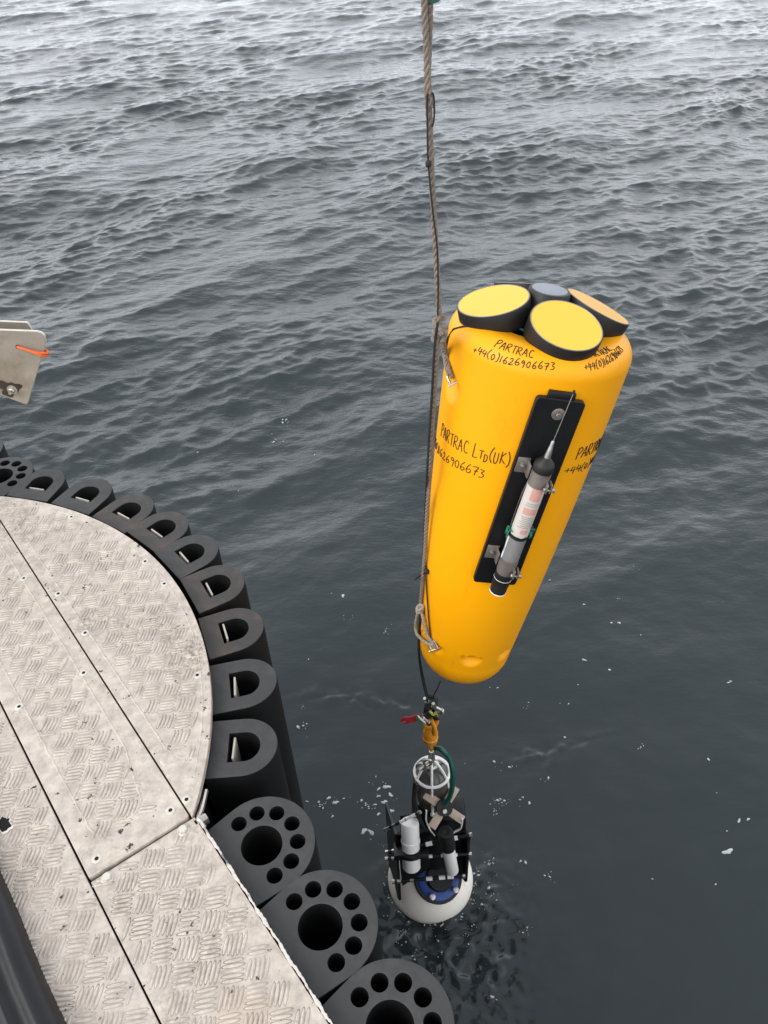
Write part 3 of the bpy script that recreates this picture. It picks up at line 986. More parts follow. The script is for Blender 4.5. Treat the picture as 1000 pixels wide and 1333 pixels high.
wl = MB(); wl.tube(catmull([(BX - .021, .10, BZ - .005), (BX - .0245, .04, BZ - .008), (BX - .0235, -.05, BZ - .008), (BX - .022, -.12, BZ)], 6), .001, 5)
wl.build('tie_wire', M['steel'], bea)

# ------------------------------------------------------------------ transducer head sitting in the buoy's top
HA = (BA + E1 * -.0041 + E2 * .0077).normalized()
H1 = (E1 - HA * E1.dot(HA)).normalized(); H2 = HA.cross(H1)
HT = BT + E1 * -.0042 + E2 * .0012
HM = Matrix(((H1.x, H2.x, HA.x, HT.x), (H1.y, H2.y, HA.y, HT.y), (H1.z, H2.z, HA.z, HT.z), (0, 0, 0, 1)))
head = empty('transducer_head', mat=HM)
tag(head, 'black sonar head with yellow discs sitting in the top of the buoy', 'sonar head')
hb = MB()
hb.lathe([(.085, -.15), (.085, -.03), (.075, .01), (.062, .03), (.050, .052), (.0475, .071), (.046, .0735), (.041, .0735)], n=48)
hb.build('head_body', M['pod'], head, 30)
gf = MB(); gf.lathe([(.0405, .0725), (.0405, .0745), (.0395, .0750), (.0001, .0750)], n=40, close=False)
gf.build('centre_face', M['face_grey'], head)
RHO, HH, TAU, RF = .1283, .041, .3327, .0789
for i, azd in enumerate((-171.8, -81.8, 8.2, 98.2)):
    a = math.radians(azd)
    rdv = Vector((math.cos(a), math.sin(a), 0))
    nrm = Vector((0, 0, 1)) * math.cos(TAU) + rdv * math.sin(TAU)
    c = rdv * RHO + Vector((0, 0, HH))
    A3 = axes(nrm, rdv)
    m_ = MB()
    m_.lathe([(.060, -.062), (.074, -.056), (.081, -.048), (.0825, -.044), (.0832, -.002), (.0826, -.0004), (.0798, .0), (.0794, -.0008)], A3, c, 56)
    # arm joining the pod to the head body
    m_.box(c - rdv * .055 + Vector((0, 0, -.035)), (.07, .075, .05), axes((0, 0, 1), rdv), ch=.008)
    pod = m_.build('transducer_pod', M['pod'], head, 30)
    l_ = MB(); l_.lathe([(.0790, .0002), (.0796, .0010), (.0808, .0010), (.0814, -.0002)], A3, c, 56, close=False)
    l_.build('face_lip', M['bracket'], pod)
    f_ = MB(); f_.lathe([(.0792, -.0010), (.0790, .0002), (.0001, .0004)], A3, c, 56, close=False)
    fo = f_.build('transducer_face', M['face_grazing'] if i == 2 else M['face'], pod, 40)
    if i == 2: fo['label'] = 'yellow transducer face with the amber of grazing light painted in'
sc_ = MB()
for azd in (-140, -128, -112):
    a = math.radians(azd)
    sc_.lathe(cyl_prof(.004, 0, .018, .001), None, (.098 * math.cos(a), .098 * math.sin(a), -.03), 8)
sc_.build('head_screw', M['steel'], head)
gw = MB(); gw.tube(catmull([(-.12, -.05, -.02), (-.085, -.075, .005), (-.05, -.085, .0)], 6), .003, 6); gw.build('green_lead', M['hose'], head)

# ------------------------------------------------------------------ ropes
def laid_rope(name, pts, r, mat, parent, strands=3, pitch=None, step=.004):
    """three-strand laid rope, one mesh per run"""
    pts = resample(catmull(pts, 10), step)
    pitch = pitch or r * 7
    up = Vector((0, 1, 0))
    m_ = MB()
    N = len(pts)
    for k in range(strands):
        sp_ = []
        for i, p in enumerate(pts):
            t = (pts[min(i + 1, N - 1)] - pts[max(i - 1, 0)]).normalized()
            n1 = (up - t * up.dot(t)).normalized(); b1 = t.cross(n1)
            a = 2 * math.pi * (i * step / pitch + k / strands)
            sp_.append(p + (n1 * math.cos(a) + b1 * math.sin(a)) * r * .5)
        m_.tube(sp_, r * .56, 6)
    o = m_.build(name, mat, parent, 70)
    return o
RY = 1.585
KN = at(572, 427, RY)
rope = empty('lifting_rope', KN)
tag(rope, 'tan laid lifting rope running straight up from the knot beside the buoy', 'rope')
def rpart(o, root):
    o.parent = root; o.matrix_parent_inverse = Matrix.Translation(-Vector(root.location))
    return o
def P(lst, y): return [at(a, b, y) for a, b in lst]
rpart(laid_rope('spliced_rope', P([(556, 60), (557, 120), (560, 175), (562, 230), (566, 300), (569, 350), (571, 395), (572, 425)], RY), .0064, M['rope'], None), rope)
rpart(laid_rope('rope_strand', P([(547, -130), (551, -40), (552.5, 10), (555, 60), (558, 110), (561, 140)], RY - .004), .0058, M['rope'], None), rope)
rpart(laid_rope('rope_strand', P([(566, -130), (561, -40), (560, 10), (558.5, 60), (557, 100), (557, 128)], RY + .006), .0058, M['rope'], None), rope)
m_ = MB()
kp = []
for i in range(60):
    a = i / 59 * 2 * math.pi * 2.6
    kp.append(KN + Vector((.0105 * math.cos(a) + .003 * math.sin(2.3 * a), .010 * math.sin(a), .022 - .050 * i / 59)))
m_.tube(kp, .0062, 8)
m_.tube(catmull([KN + Vector((-.011, -.008, .016)), KN + Vector((.0, -.018, .006)), KN + Vector((.011, -.010, -.012)), KN + Vector((.004, -.015, -.026))], 8), .0060, 8)
rpart(m_.build('knot', M['rope'], None, 70), rope)
m_ = MB()
m_.tube(catmull(P([(561.5, 120), (564.5, 124), (565.5, 140), (565, 155), (563, 165)], RY - .008), 8), .0017, 6)
m_.tube(catmull(P([(558, 122), (556, 128), (556.5, 160), (557, 200), (558, 216), (560, 240), (564, 280), (569, 320), (570.5, 370), (570, 410)], RY - .010), 8), .0018, 6)
m_.lathe([(.0005, -.008), (.005, -.005), (.0055, .003), (.0004, .008)], None, at(557.5, 213, RY - .010), 10)
rpart(m_.build('whipping_cord', M['cord'], None, 70), rope)
m_ = MB(); m_.tube(catmull(P([(559, 3), (567, 1), (573, -3), (583, -14)], RY), 6), .003, 6)
rpart(m_.build('green_tail', M['hose'], None), rope)

sl_ = empty('buoy_sling', KN + Vector((0, 0, -.02)))
tag(sl_, 'worn rope sling running from the knot down the left side of the buoy', 'rope')
rpart(laid_rope('sling_leg', P([(570, 433), (569, 460), (565, 520), (562, 570), (559, 620)], RY - .01) + P([(556, 670), (553, 720), (549, 770), (547, 795)], RY + .005), .0058, M['rope'], None), sl_)
rpart(laid_rope('short_leg', P([(574, 433)], 1.56) + PS([(578, 455), (581, 475), (585, 488)], .010), .0060, M['rope'], None), sl_)
rpart(laid_rope('short_leg', P([(575, 433)], 1.57) + PS([(581, 460), (585, 480), (589, 492)], .007), .0050, M['rope'], None), sl_)
rpart(laid_rope('eye_loop', PS([(547, 790), (543, 803), (541, 815), (543, 825), (549, 832), (556, 837), (563, 840)], .012), .0052, M['rope_pale'], None, pitch=.026), sl_)
rpart(laid_rope('eye_loop', PS([(548, 792), (551, 806), (553.5, 818), (557, 828), (563, 837), (565, 842)], .010), .0050, M['rope_pale'], None, pitch=.026), sl_)
m_ = MB()
for k in range(2):
    m_.tube([on_skin(547, 791, .013) + Vector((.009 * math.cos(a), .009 * math.sin(a), -.010 * k + .005 * math.cos(a))) for a in np.linspace(0, 6.2, 16)], .0050, 7)
rpart(m_.build('loop_knot', M['rope_pale'], None, 70), sl_)
# shackles
def shackle(parent_y, px0, px1, name, label, r=.0030):
    a, b = on_skin(*px0, .006), on_skin(*px1, .002)
    root = empty(name, b)
    tag(root, label, 'shackle')
    ax_ = (b - a).normalized(); sdx = ax_.cross(Vector((0, 1, 0))).normalized()
    L_ = (b - a).length
    m1 = MB(); pts = []
    for t in np.linspace(0, math.pi, 14): pts.append(a + ax_ * (L_ * .35 - L_ * .35 * math.sin(t)) + sdx * (L_ * .3 * math.cos(t)))
    pts = [b + sdx * L_ * .3] + pts + [b - sdx * L_ * .3]
    m1.tube(pts, r, 8)
    rpart(m1.build('bow', M['steel'], None), root)
    m2 = MB(); m2.tube([b + sdx * L_ * .5, b - sdx * L_ * .5], r * 1.05, 8)
    rpart(m2.build('pin', M['steel'], None), root)
shackle(1.49, (585, 486), (591, 499), 'shackle', 'steel shackle on the sling in the recess at the buoy shoulder')
shackle(1.475, (560, 833), (566, 846), 'shackle', 'small shackle joining pale rope loop to the recess near buoy foot', .003)

ck = empty('hanging_cord', at(557, 905, 1.60))
tag(ck, 'thin black cord running down the left side of the buoy to the hook', 'cord')
m_ = MB()
m_.tube(catmull(P([(570, 420), (566, 450), (562, 520), (558, 580), (556, 620)], 1.565) + PS([(552, 700), (549, 760), (547, 800), (545, 835), (545, 850)], .006) + P([(549, 880), (555, 905), (558, 918)], 1.575), 10), .0031, 7)
m_.tube(catmull(P([(548, 800), (546, 850), (552, 885), (557, 905), (561, 920)], 1.585), 8), .0026, 7)
rpart(m_.build('main_cord', M['cord'], None, 70), ck)
m_ = MB()
m_.tube(catmull(PS([(557, 600), (555.5, 680), (554.5, 742), (557, 790), (559, 815), (561, 836)], .005), 8), .0022, 7)
m_.tube(catmull(P([(539, 755)], 1.53) + PS([(547, 749.5), (551, 747), (555.5, 743)], .008), 6), .003, 7)
m_.lathe([(.0004, -.009), (.007, -.004), (.007, .004), (.0004, .009)], None, on_skin(555.5, 744, .007), 10)
rpart(m_.build('side_cord', M['cord'], None, 70), ck)
m_ = MB()
m_.tube(catmull(P([(574, 886), (570, 895), (565, 905), (562, 916)], 1.60), 6), .0022, 6)
rpart(m_.build('foot_cord', M['cord'], None, 70), ck)

# ------------------------------------------------------------------ shackle cluster, ribbon and swivel hook
HY = 1.61
hk = empty('swivel_hook', at(560, 972, HY))
tag(hk, 'orange yellow swivel hook under the shackle cluster, above the white cage', 'hook')
def lathe_px(mb, prof_px, y, n=20, axis=(0, 0, 1), mi=0):
    """prof_px: list of (px, py, radius m)"""
    pts = [at(a, b, y) for a, b, r in prof_px]
    mb.tube(pts, [r for a, b, r in prof_px], n, mi=mi)
m_ = MB()
lathe_px(m_, [(561, 945, .012), (561, 948, .020), (560.5, 953, .026), (560.5, 957, .026)], HY, 18)
lathe_px(m_, [(560.5, 958, .022), (560.5, 959, .027), (560.5, 963, .026), (560, 967, .014), (561, 972, .010), (562, 976, .008)], HY, 18)
rpart(m_.build('swivel_body', M['hook'], None, 40), hk)
m_ = MB()
eye = [at(560, 938, HY) + Vector((.022 * math.cos(a), 0, .045 * math.sin(a))) for a in np.linspace(math.radians(-60), math.radians(240), 22)]
m_.tube(eye, .009, 9)
m_.tube(catmull([at(561, 936, HY - .02), at(566, 948, HY - .025), at(566, 956, HY - .02)], 6), .008, 8)
rpart(m_.build('eye', M['hook'], None, 60), hk)
sc2 = empty('shackle_cluster', at(560, 920, HY))
tag(sc2, 'cluster of dark shackles and tape where the cords meet below the buoy', 'shackles')
m_ = MB()
for k in range(7):
    c = at(559 + random.uniform(-4, 5), 910 + k * 4.2, HY - .01)
    Rm = axes((random.uniform(-1, 1), random.uniform(-1, 1), random.uniform(-.5, 1)))
    m_.tube([c + Rm @ Vector((.020 * math.cos(a), .013 * math.sin(a), 0)) for a in np.linspace(0, 2 * math.pi, 16, endpoint=False)], .0062, 7, closed=True)
m_.tube(P([(559, 905), (558, 918), (557, 932), (559, 942)], HY), [.008, .014, .017, .010], 9)
rpart(m_.build('shackle_ring', M['cord'], None, 60), sc2)
m_ = MB()
for (a, b, c, d) in ((553, 909, 556, 913), (562, 918, 575, 925), (564, 916, 570, 926), (571, 923, 575, 927), (551, 935, 557, 940)):
    m_ = MB(); m_.tube([at(a, b, HY - .03), at(c, d, HY - .03)], .0062, 7)
    m_.lathe(cyl_prof(.009, -.004, .004, .001), axes(at(c, d, HY - .03) - at(a, b, HY - .03)), at(c, d, HY - .03), 6)
    rpart(m_.build('steel_pin', M['steel'], None), sc2)

m_ = MB(); m_.tube(catmull(P([(560, 926), (564, 930), (568, 927)], HY - .035), 5), .005, 6)
rpart(m_.build('pale_tie', simple('lime_tie', (.42, .44, .08), .5), None), sc2)
rb = empty('warning_ribbon', at(545, 936, HY))
tag(rb, 'red ribbon and green tag streaming left from the shackle cluster', 'ribbon')
def ribbon(pts, wds, mat, name, root):
    m1 = MB(); vs = []
    for (p, wd) in zip(pts, wds):
        vs += [p + Vector((0, -.002, wd / 2)), p + Vector((0, -.002, -wd / 2)), p + Vector((0, .002, -wd / 2)), p + Vector((0, .002, wd / 2))]
    fs = []
    for i in range(len(pts) - 1):
        for k in range(4):
            l = (k + 1) % 4
            fs.append((i * 4 + k, i * 4 + l, i * 4 + 4 + l, i * 4 + 4 + k))
    fs += [(0, 1, 2, 3), tuple(4 * (len(pts) - 1) + k for k in (3, 2, 1, 0))]
    m1.add(vs, fs)
    return rpart(m1.build(name, mat, None, 60), root)
ribbon([at(a, b, HY - .03 + .01 * math.sin(a)) for a, b in ((521, 938), (527, 936), (534, 937), (541, 934), (548, 933))], (.008, .022, .030, .026, .018), M['red'], 'red_ribbon', rb)
ribbon([at(a, b, HY - .02) for a, b in ((524, 941), (530, 940.5), (537, 938.5), (543, 937))], (.004, .010, .012, .012), M['red'], 'red_ribbon', rb)
ribbon([at(a, b, HY - .05) for a, b in ((542, 933), (547, 938), (551, 943))], (.018, .024, .012), M['green'], 'green_tag', rb)
ribbon([at(a, b, HY - .055) for a, b in ((544, 932), (549, 937), (554, 941))], (.006, .010, .006), M['white'], 'white_tag', rb)

# ------------------------------------------------------------------ instrument package half lowered into the sea
FX, FY = FLOAT_C
pk = empty('instrument_package', (FX, FY, 0))
tag(pk, 'caged instrument package with black frame and white bottles entering the water', 'instrument')
pbase = Vector((FX + .020, FY, .0)); ptop = at(562, 990, FY)
PA = (ptop - pbase).normalized(); PL = (ptop - pbase).length
PX3 = axes(PA)
def pp(h, dx=0, dy=0): return pbase + PA * h + PX3 @ Vector((dx, dy, 0))
def ppart(mb, name, mat, ang=35): return rpart(mb.build(name, mat, None, ang), pk)
def sub(mb, name, mat, par, ang=35):
    o = mb.build(name, mat, None, ang); o.parent = par
    return o
body = MB().lathe([(.062, .05), (.066, .055), (.066, .40), (.080, .41), (.080, .56), (.072, .565), (.072, PL - .24), (.068, PL - .23)], PX3, pbase, 36)
ppart(body, 'housing', M['black'])
dome = MB().lathe([(.070, PL - .232), (.072, PL - .225), (.072, PL - .12), (.066, PL - .085), (.05, PL - .055), (.028, PL - .04), (.001, PL - .036)], PX3, pbase, 36, close=False)
ppart(dome, 'sensor_dome', M['smoke'])
cg = MB()
RC = .064
hr = PL - .075
cg.tube([pp(hr, RC * math.cos(a), RC * math.sin(a)) for a in np.linspace(0, 2 * math.pi, 40, endpoint=False)], .0062, 9, closed=True)
cg.tube([pp(PL - .02, .020 * math.cos(a), .020 * math.sin(a)) for a in np.linspace(0, 2 * math.pi, 20, endpoint=False)], .006, 8, closed=True)
cage = ppart(cg, 'guard_cage', M['white'], 60)
for k in range(6):
    a = math.radians(-95 + 60 * k)
    c_, s_ = math.cos(a), math.sin(a)
    rb_ = MB()
    rb_.tube(catmull([pp(PL + .005, .006 * c_, .006 * s_), pp(PL - .012, .030 * c_, .030 * s_), pp(hr + .012, .058 * c_, .058 * s_), pp(hr - .03, .068 * c_, .068 * s_),
                      pp(hr - .16, .076 * c_, .076 * s_)], 6), .0052, 8)
    rb_.lathe(cyl_prof(.009, -.006, .006, .002), PX3, pp(hr - .165, .076 * c_, .076 * s_), 10)
    sub(rb_, 'cage_rod', M['white'], cage, 60)
nk = MB(); nk.tube([pp(PL - .02), pp(PL + .03), pp(PL + .06)], [.016, .012, .009], 12)
nk.tube([pp(PL - .005, -.04 + .016 * math.cos(a), -.02 + .002, ) + Vector((0, 0, .018 * math.sin(a))) for a in np.linspace(0, 6.28, 18, endpoint=False)], .005, 7, closed=True)
nk.tube([pp(PL + .02, -.015 + .014 * math.cos(a), -.02) + Vector((0, 0, .018 * math.sin(a))) for a in np.linspace(0, 6.28, 18, endpoint=False)], .005, 7, closed=True)
ppart(nk, 'lifting_neck', M['steel'], 60)
# green hose from neck to the cross-shaped bar
XC = at(578, 1051, FY - .10)
hs_ = MB(); hs_.tube(catmull([at(566, 973, FY - .02), at(575, 976, FY - .04), at(585, 988, FY - .05), at(589, 1004, FY - .07), at(589, 1024, FY - .09), at(585, 1038, FY - .10), at(579, 1047, FY - .105)], 8), .0095, 10)
ppart(hs_, 'hose', M['hose'], 60)
XN = Vector((.12, -.62, .78)).normalized()
X3 = axes(XN, (1, -.35, 0))
xm = MB()
for k in range(4):
    a = math.radians(-21 + 90 * k)
    d_ = X3 @ Vector((math.cos(a), math.sin(a), 0))
    xm.box(XC + d_ * .052, (.064, .031, .008), axes(XN, d_), ch=.0015)
xo = ppart(xm, 'cross_bar', M['sand'])
xh = MB(); xh.lathe([(.031, -.012), (.031, .012), (.029, .014), (.012, .014)], X3, XC, 28); sub(xh, 'hub', M['pod'], xo)
xb = MB(); xb.lathe([(.009, .014), (.009, .020), (.007, .022)], X3, XC + X3 @ Vector((.002, -.012, 0)), 10); sub(xb, 'hub_bolt', M['steel'], xo)
blk = MB()
blk.box(at(580, 1062, FY - .04), (.15, .10, .11), PX3, ch=.01)
ppart(blk, 'mount_block', M['black'])
# black frame plates
def quad_plate(px, y0, y1, name, th=.010, mat='black'):
    """plate from four picture corners, first pair at depth y0, second at y1"""
    a, b = at(*px[0], y0), at(*px[1], y0); c, d = at(*px[2], y1), at(*px[3], y1)
    n_ = (b - a).cross(d - a).normalized() * th / 2
    m1 = MB()
    m1.add([p + n_ for p in (a, b, c, d)] + [p - n_ for p in (a, b, c, d)],
           [(0, 1, 2, 3), (7, 6, 5, 4), (0, 4, 5, 1), (1, 5, 6, 2), (2, 6, 7, 3), (3, 7, 4, 0)])
    return ppart(m1, name, M[mat])
quad_plate([(503, 1044), (509, 1150), (521, 1172), (516, 1086)], FY + .05, FY - .13, 'side_plate')
quad_plate([(600, 1068), (601, 1140), (607, 1148), (611, 1090)], FY + .02, FY - .13, 'side_plate')
quad_plate([(516, 1086), (560, 1080), (560, 1128), (524, 1152)], FY - .10, FY - .105, 'front_plate')
quad_plate([(521, 1062), (553, 1058), (560, 1098), (522, 1112)], FY - .03, FY - .13, 'shelf_plate')
quad_plate([(556, 1072), (604, 1066), (604, 1140), (560, 1146)], FY - .02, FY - .06, 'back_plate')
for (a, b, r_) in (((504, 1110), (613, 1087), .0075), ((503, 1118), (612, 1112), .0060), ((512, 1148), (604, 1140), .0075), ((502, 1080), (546, 1058), .0055)):
    t_ = MB(); p0, p1 = at(*a, FY - .145), at(*b, FY - .145)
    t_.tube([p0, p1], r_, 8)
    ro_ = ppart(t_, 'tie_rod', M['black'])
    d_ = (p1 - p0).normalized()
    for f in (.0, .09, .27, .5, .68, .80, 1.0):
        nt_ = MB(); nt_.tube([p0.lerp(p1, f) - d_ * (.009 if 0 < f < 1 else .005), p0.lerp(p1, f) + d_ * (.016 if .4 < f < .9 else .006)], r_ * (1.25 if f in (0, 1) else 1.12), 8)
        sub(nt_, 'nut', M['steel'] if f in (0.0, .09, .27, 1.0) else M['white'], ro_)
# white bottle through the shelf, white tube with black cap
def bottle(pxa, pxb, y0, y1, r, name, mat, dome_=.3):
    a, b = at(*pxa, y0), at(*pxb, y1)
    d_ = (a - b); L_ = d_.length
    m1 = MB(); m1.lathe([(r * .9, 0), (r, .005), (r, L_ - r * dome_), (r * .93, L_ - r * dome_ * .4), (r * .75, L_ - r * .06), (.001, L_)], axes(d_), b, 28, close=False)
    return ppart(m1, name, M[mat]), axes(d_), b, L_
bt, b3, bb_, bl = bottle((533.5, 1068), (536, 1130), FY - .10, FY - .185, .034, 'white_bottle', 'white', .35)
rgm = MB(); rgm.lathe([(.0342, bl * .55), (.0362, bl * .56), (.0362, bl * .60), (.0342, bl * .61)], b3, bb_, 28); sub(rgm, 'bottle_collar', M['white'], bt)
clp = MB(); clp.lathe([(.0345, bl * .33), (.050, bl * .34), (.050, bl * .40), (.0345, bl * .41)], b3, bb_, 28); clp.box(bb_ + b3 @ Vector((.0, 0, bl * .37)), (.13, .075, .022), b3, ch=.003)
sub(clp, 'bottle_bracket', M['black'], bt)
tb_, t3, tbb, tl = bottle((580, 1084), (589, 1134), FY - .15, FY - .17, .0245, 'white_tube', 'white', .2)
tc = MB(); tc.lathe([(.0285, tl - .095), (.0295, tl - .09), (.0295, tl - .008), (.026, tl + .006), (.018, tl + .008), (.001, tl + .002)], t3, tbb, 28, close=False)
sub(tc, 'tube_cap', M['pod'], tb_)
te = MB(); te.lathe([(.012, -.012), (.018, -.008), (.018, .002), (.010, .004)], t3, tbb, 16); sub(te, 'tube_end', M['steel'], tb_)
cb = MB(); cb.tube(catmull(P([(555, 1055), (555, 1068), (560, 1080), (566, 1088)], FY - .13), 6), .003, 6)
cb.tube(catmull(P([(602, 1066), (600, 1078), (592, 1083), (589, 1087), (591, 1090)], FY - .14), 6), .0035, 6)
ppart(cb, 'cable', M['white'], 60)
cb = MB()
cb.tube(catmull(P([(543, 1020), (540, 1040), (545, 1060), (553, 1080), (562, 1094)], FY - .10), 6), .006, 6)
cb.tube(catmull(P([(540, 1018), (538, 1045), (540, 1070), (550, 1095)], FY - .08), 6), .006, 6)
ppart(cb, 'cable', M['cord'], 60)
# round float and blue flange
fl = MB(); fl.lathe([(.185 * math.sin(t), -.185 * math.cos(t) * .92) for t in np.linspace(.02, math.pi - .45, 36)], None, (FX, FY, .035), 56)
ppart(fl, 'float', M['cream'], 60)
RN = Vector((.16, -.42, .88)).normalized()
RCn = Vector((FX, FY, .035)) + RN * .158; R3 = axes(RN)
rg = MB(); rg.lathe([(.100, -.05), (.102, .010), (.099, .014), (.084, .016)], R3, RCn, 44); ro2 = ppart(rg, 'flange', M['pod'])
rg = MB(); rg.lathe([(.088, .0155), (.087, .021), (.072, .026), (.056, .027)], R3, RCn, 44); sub(rg, 'blue_ring', M['blue'], ro2)
rg = MB(); rg.lathe([(.056, .0), (.056, .05), (.05, .055)], R3, RCn, 32); sub(rg, 'lower_housing', M['black'], ro2)
for aa_ in (-118, -38):
    q = MB(); c = RCn + R3 @ Vector((.079 * math.cos(math.radians(aa_)), .079 * math.sin(math.radians(aa_)), .030))
    q.lathe([(.010, -.02), (.010, .012), (.013, .013), (.013, .022), (.008, .024)], R3, c, 8); ppart(q, 'flange_bolt', M['steel'])

# ------------------------------------------------------------------ bow bracket at the left edge
br = empty('bow_bracket', on(-95, 640, DZ))
tag(br, 'pair of weathered metal plates with bolt jutting in at the left edge', 'bracket')
def trace_plate(px, y, th, name):
    pts = [at(a, b, y) for a, b in px]
    lp_ = rounded([(p.x, p.z) for p in pts], .005, 4)
    me_ = plate_mesh(name, lp_, [], -th / 2, th / 2, [M['alu'], M['alu_edge']], .001)
    for p_ in me_.polygons: p_.material_index = 1 if abs(p_.normal.z) < .5 else 0
    me_.transform(Matrix.Translation((0, y, 0)) @ Matrix.Rotation(math.pi / 2, 4, 'X'))
    return rpart(link(name, me_), br)
trace_plate([(-130, 424), (48, 430.5), (55, 432.5), (59, 437), (60, 444), (57, 457), (36, 526), (-5, 511), (-130, 470)], 1.95, .010, 'side_plate')
trace_plate([(-130, 412), (36, 419), (42, 428), (36, 500), (-130, 462)], 2.06, .010, 'side_plate')
m_ = MB(); m_.box(at(-95, 540, 2.0), (.08, .09, .62), ch=.006); m_.box(on(-95, 640, DZ + .006) + Vector((0, 0, 0)), (.16, .16, .012), ch=.003)
rpart(m_.build('post', M['alu'], None), br)
bc_ = at(16, 507, 1.944)
m_ = MB(); m_.lathe([(.014, 0), (.014, .002), (.0085, .002)], axes((0, -1, 0)), bc_, 20)
m_.lathe([(.009, .002), (.009, .010), (.007, .012), (.005, .012), (.005, .020), (.004, .022)], axes((0, -1, 0)), bc_, 6)
rpart(m_.build('bolt', M['steel'], None), br)
m_ = MB(); m_.tube([at(16, 507, 1.96), at(16, 507, 1.96) + Vector((0, .10, 0))], .011, 12); rpart(m_.build('axle', M['cord'], None), br)
gm = MB(); gv, gf_ = [], []
c = bc_ + Vector((-.008, .0005, .004))
for k in range(28):
    a = 2 * math.pi * k / 28; r_ = .026 * (1 + .25 * math.sin(3 * a + 1) + .12 * math.sin(7 * a)); gv.append(c + Vector((r_ * math.cos(a) * 1.15, 0, r_ * math.sin(a) * .9)))
for k in range(28):
    a = 2 * math.pi * k / 28; gv.append(c + Vector((.008 * math.cos(a), -.002, .008 * math.sin(a))))
gm.add(gv, [(k, (k + 1) % 28, 28 + (k + 1) % 28, 28 + k) for k in range(28)] + [tuple(28 + k for k in range(28))])
rpart(gm.build('grease_smear', simple('dark_grease', (.025, .018, .008), .35), None), br)
oc = empty('orange_cord_loop', at(24, 452, 1.94))
tag(oc, 'short orange cord looped through a hole of the left metal plate', 'cord')
p0, p1 = at(24, 452, 1.942), at(57, 460, 1.938)
m_ = MB()
m_.tube(catmull([p0 + Vector((-.002, .012, 0)), p0, p0.lerp(p1, .3) + Vector((0, -.004, .001)), p0.lerp(p1, .7) + Vector((0, -.004, 0)), p1, p1 + Vector((.006, .008, -.004)), p1 + Vector((.0, .022, -.004)), p0.lerp(p1, .6) + Vector((0, .02, 0))], 8), .0042, 8)
m_.tube(catmull([p0.lerp(p1, .5) + Vector((0, -.007, .001)), p0.lerp(p1, .8) + Vector((0, -.008, -.001)), p1 + Vector((-.003, -.004, -.006)), p1 + Vector((.004, .008, -.010))], 8), .004, 8)
oc_m = m_.build('cord', M['orange'], None, 60); rpart(oc_m, oc)
m_ = MB(); m_.lathe([(.0062, 0), (.0062, .0012)], axes((0, -1, 0)), at(23.5, 451.5, 1.9445), 16); rpart(m_.build('hole_rim', M['cord'], None), br)

# ------------------------------------------------------------------ black rubber strip with seam along the left of the deck
gb = empty('rubber_strip', on(30, 1280, DZ))
tag(gb, 'glossy black rubber strip with a raised seam lying along the lower left deck', 'rubber strip')
a_, b_ = on(-20, 1095, DZ + .03), on(92, 1360, DZ + .03)
dv = (b_ - a_); Ld = dv.length; dv.normalize()
sdn = Vector((-dv.y, dv.x, 0)) * -1
if sdn.x > 0: sdn = -sdn
m_ = MB(); vs, fs = [], []
prof2 = [(-.003, -.030), (-.001, -.020), (.002, -.006), (.008, .004), (.018, .010), (.030, .013), (.037, .010), (.041, .004), (.050, .000), (.060, .002), (.064, .007), (.068, .008), (.072, .004), (.085, .002), (.12, .006), (.18, .004), (.26, -.006), (.3, -.014), (.3, -.030)]
NS = 70
for i in range(NS + 1):
    t = -.25 + (Ld + .45) * i / NS
    wob = .0015 * math.sin(t * 7) + .0010 * math.sin(t * 23 + 1)
    for (q, z) in prof2:
        p = a_ + dv * t + sdn * (q + wob) + Vector((0, 0, z * (1 + .12 * math.sin(t * 11 + q * 30)) if z > 0 else z))
        vs.append(p)
m2 = len(prof2)
for i in range(NS):
    for k in range(m2 - 1): fs.append((i * m2 + k, i * m2 + k + 1, (i + 1) * m2 + k + 1, (i + 1) * m2 + k))
fs += [tuple(range(m2)), tuple(NS * m2 + k for k in range(m2 - 1, -1, -1))]
m_.add(vs, fs); rpart(m_.build('strip', M['tarp'], None, 50), gb)
# torn black patch by the left edge
tp = empty('torn_patch', on(5, 1075, DZ))
tag(tp, 'ragged black patch with white chipped rim on the deck at left edge', 'patch')
def blob(c, r, n, z0, z1, seed, sx2=1, sy2=1):
    rr = random.Random(seed); ph_ = [rr.uniform(0, 6.28) for _ in range(5)]
    return [(c.x + sx2 * r * (1 + .18 * math.sin(2 * a + ph_[0]) + .14 * math.sin(3 * a + ph_[1]) + .10 * math.sin(7 * a + ph_[2]) + .06 * math.sin(13 * a + ph_[3])) * math.cos(a),
             c.y + sy2 * r * (1 + .18 * math.sin(2 * a + ph_[0]) + .14 * math.sin(3 * a + ph_[1]) + .10 * math.sin(7 * a + ph_[2]) + .06 * math.sin(13 * a + ph_[3])) * math.sin(a)) for a in np.linspace(0, 2 * math.pi, n, endpoint=False)]
c = on(2, 1076, DZ)
rpart(link('chipped_rim', plate_mesh('chipped_rim', blob(c, .020, 60, 0, 0, 3), [], DZ, DZ + .0022, M['peeled'], .0004)), tp)
rpart(link('black_film', plate_mesh('black_film', blob(c + Vector((-.001, .002, 0)), .017, 60, 0, 0, 3), [], DZ + .001, DZ + .0035, M['hull'], .0006)), tp)

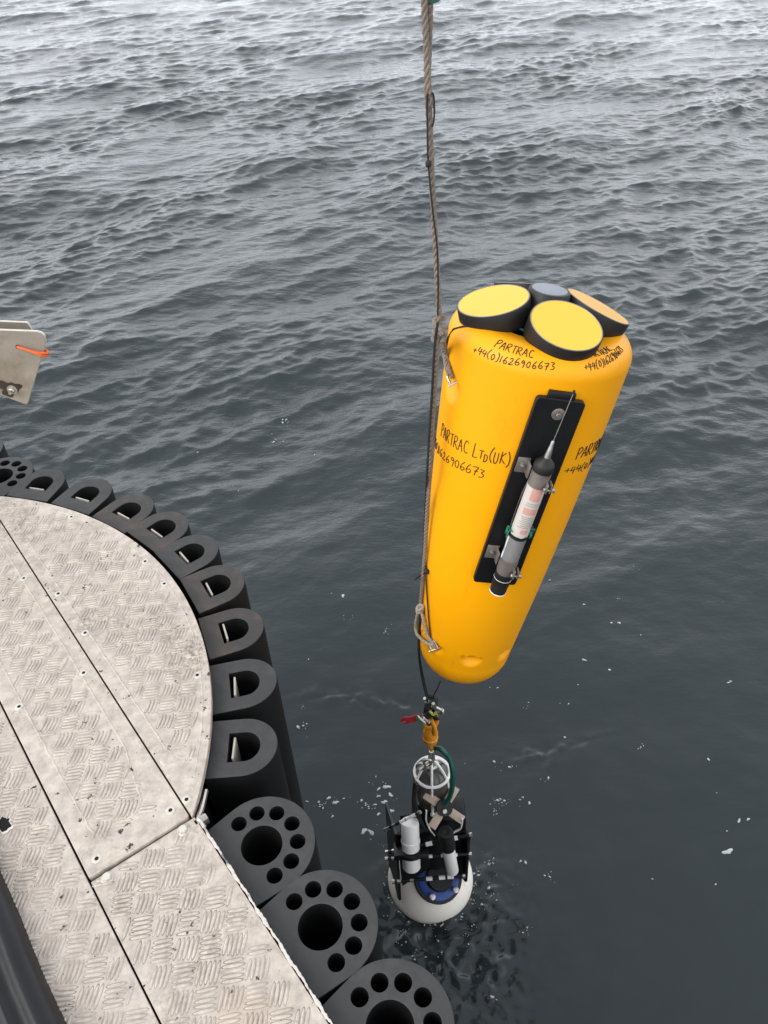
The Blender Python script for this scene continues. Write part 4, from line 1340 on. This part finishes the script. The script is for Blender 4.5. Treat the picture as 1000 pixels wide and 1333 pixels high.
# ------------------------------------------------------------------ foam flecks floating on the water
fm = MB()
def fleck(x, y, r, seed):
    rr = random.Random(seed)
    z = sea_z(x, y)
    n = 9 if r < .012 else 16
    p1, p2, st = rr.uniform(0, 6.28), rr.uniform(0, 6.28), rr.uniform(.6, 1.0)
    st = rr.uniform(.35, .95); ro2 = rr.uniform(-.6, .9); c_, s_ = math.cos(ro2), math.sin(ro2)
    rim_, top_ = [], []
    for k in range(n):
        a = 2 * math.pi * k / n
        q = r * (1 + .28 * math.sin(2 * a + p1) + .2 * math.sin(3 * a + p2) + rr.uniform(-.1, .1))
        lx, ly = q * math.cos(a), q * math.sin(a) * st
        rim_.append((x + lx * c_ - ly * s_, y + lx * s_ + ly * c_, z - .004))
        top_.append((x + .7 * (lx * c_ - ly * s_), y + .7 * (lx * s_ + ly * c_), z + min(.004, r * .4)))
    fm.add(rim_ + top_, [(k, (k + 1) % n, n + (k + 1) % n, n + k) for k in range(n)] + [tuple(n + k for k in range(n))])
sd_ = 0
def at_sea(px, py): q = on(px, py, 0); return q.x, q.y
for (px, py, r) in ((946, 1112, .026), (961, 1071, .014), (973, 1069, .009), (760, 862, .013), (793, 875, .008), (735, 962, .008), (948, 890, .010), (951, 888, .006), (921, 992, .008),
                    (945, 1085, .006), (848, 1148, .005), (932, 1035, .004), (806, 812, .010), (796, 812, .007), (834, 828, .006), (760, 789, .008), (716, 754, .006), (648, 895, .007), (638, 894, .004), (930, 1155, .005),
                    (752, 894, .005), (740, 918, .005), (729, 917, .004), (447, 778, .012), (432, 775, .005), (402, 860, .005), (388, 947, .013), (400, 1045, .009), (640, 1302, .010)):
    x, y = at_sea(px, py); sd_ += 1; fleck(x, y, r, sd_)
def scatter(cx, cy, sx2, sy2, n, r0, r1):
    global sd_
    k = 0
    while k < n:
        gx, gy = random.gauss(cx, sx2), random.gauss(cy, sy2)
        for _ in range(random.choice((1, 1, 2, 3, 5, 8))):
            k += 1
            px, py = random.gauss(gx, 4), random.gauss(gy, 3)
            x, y = at_sea(px, py)
            if math.hypot(x - FX, y - FY) < .2: continue
            sd_ += 1; fleck(x, y, r0 + (r1 - r0) * random.random() ** 4, sd_)
scatter(400, 945, 14, 22, 16, .002, .006)
scatter(420, 1048, 18, 10, 22, .002, .007)
scatter(490, 1040, 20, 26, 40, .002, .020)
scatter(655, 1030, 24, 28, 30, .002, .010)
scatter(660, 1110, 26, 60, 45, .0018, .008)
scatter(575, 1225, 38, 28, 130, .0014, .0055)
scatter(630, 1160, 22, 40, 60, .0014, .005)
scatter(500, 1180, 14, 30, 24, .0016, .005)
scatter(300, 560, 60, 30, 12, .004, .010)
scatter(820, 900, 120, 120, 24, .002, .005)
scatter(500, 780, 60, 60, 10, .003, .006)
for k in range(46):                                  # broken ring of bubbles at the float's waterline
    a = random.uniform(math.pi * .95, math.pi * 2.05)
    rr_ = .186 + abs(random.gauss(0, .012))
    sd_ += 1; fleck(FX + rr_ * math.cos(a), FY + rr_ * math.sin(a), random.uniform(.002, .006), sd_)
fo = fm.build('foam', M['foam'], None, 60)
tag(fo, kind='stuff')
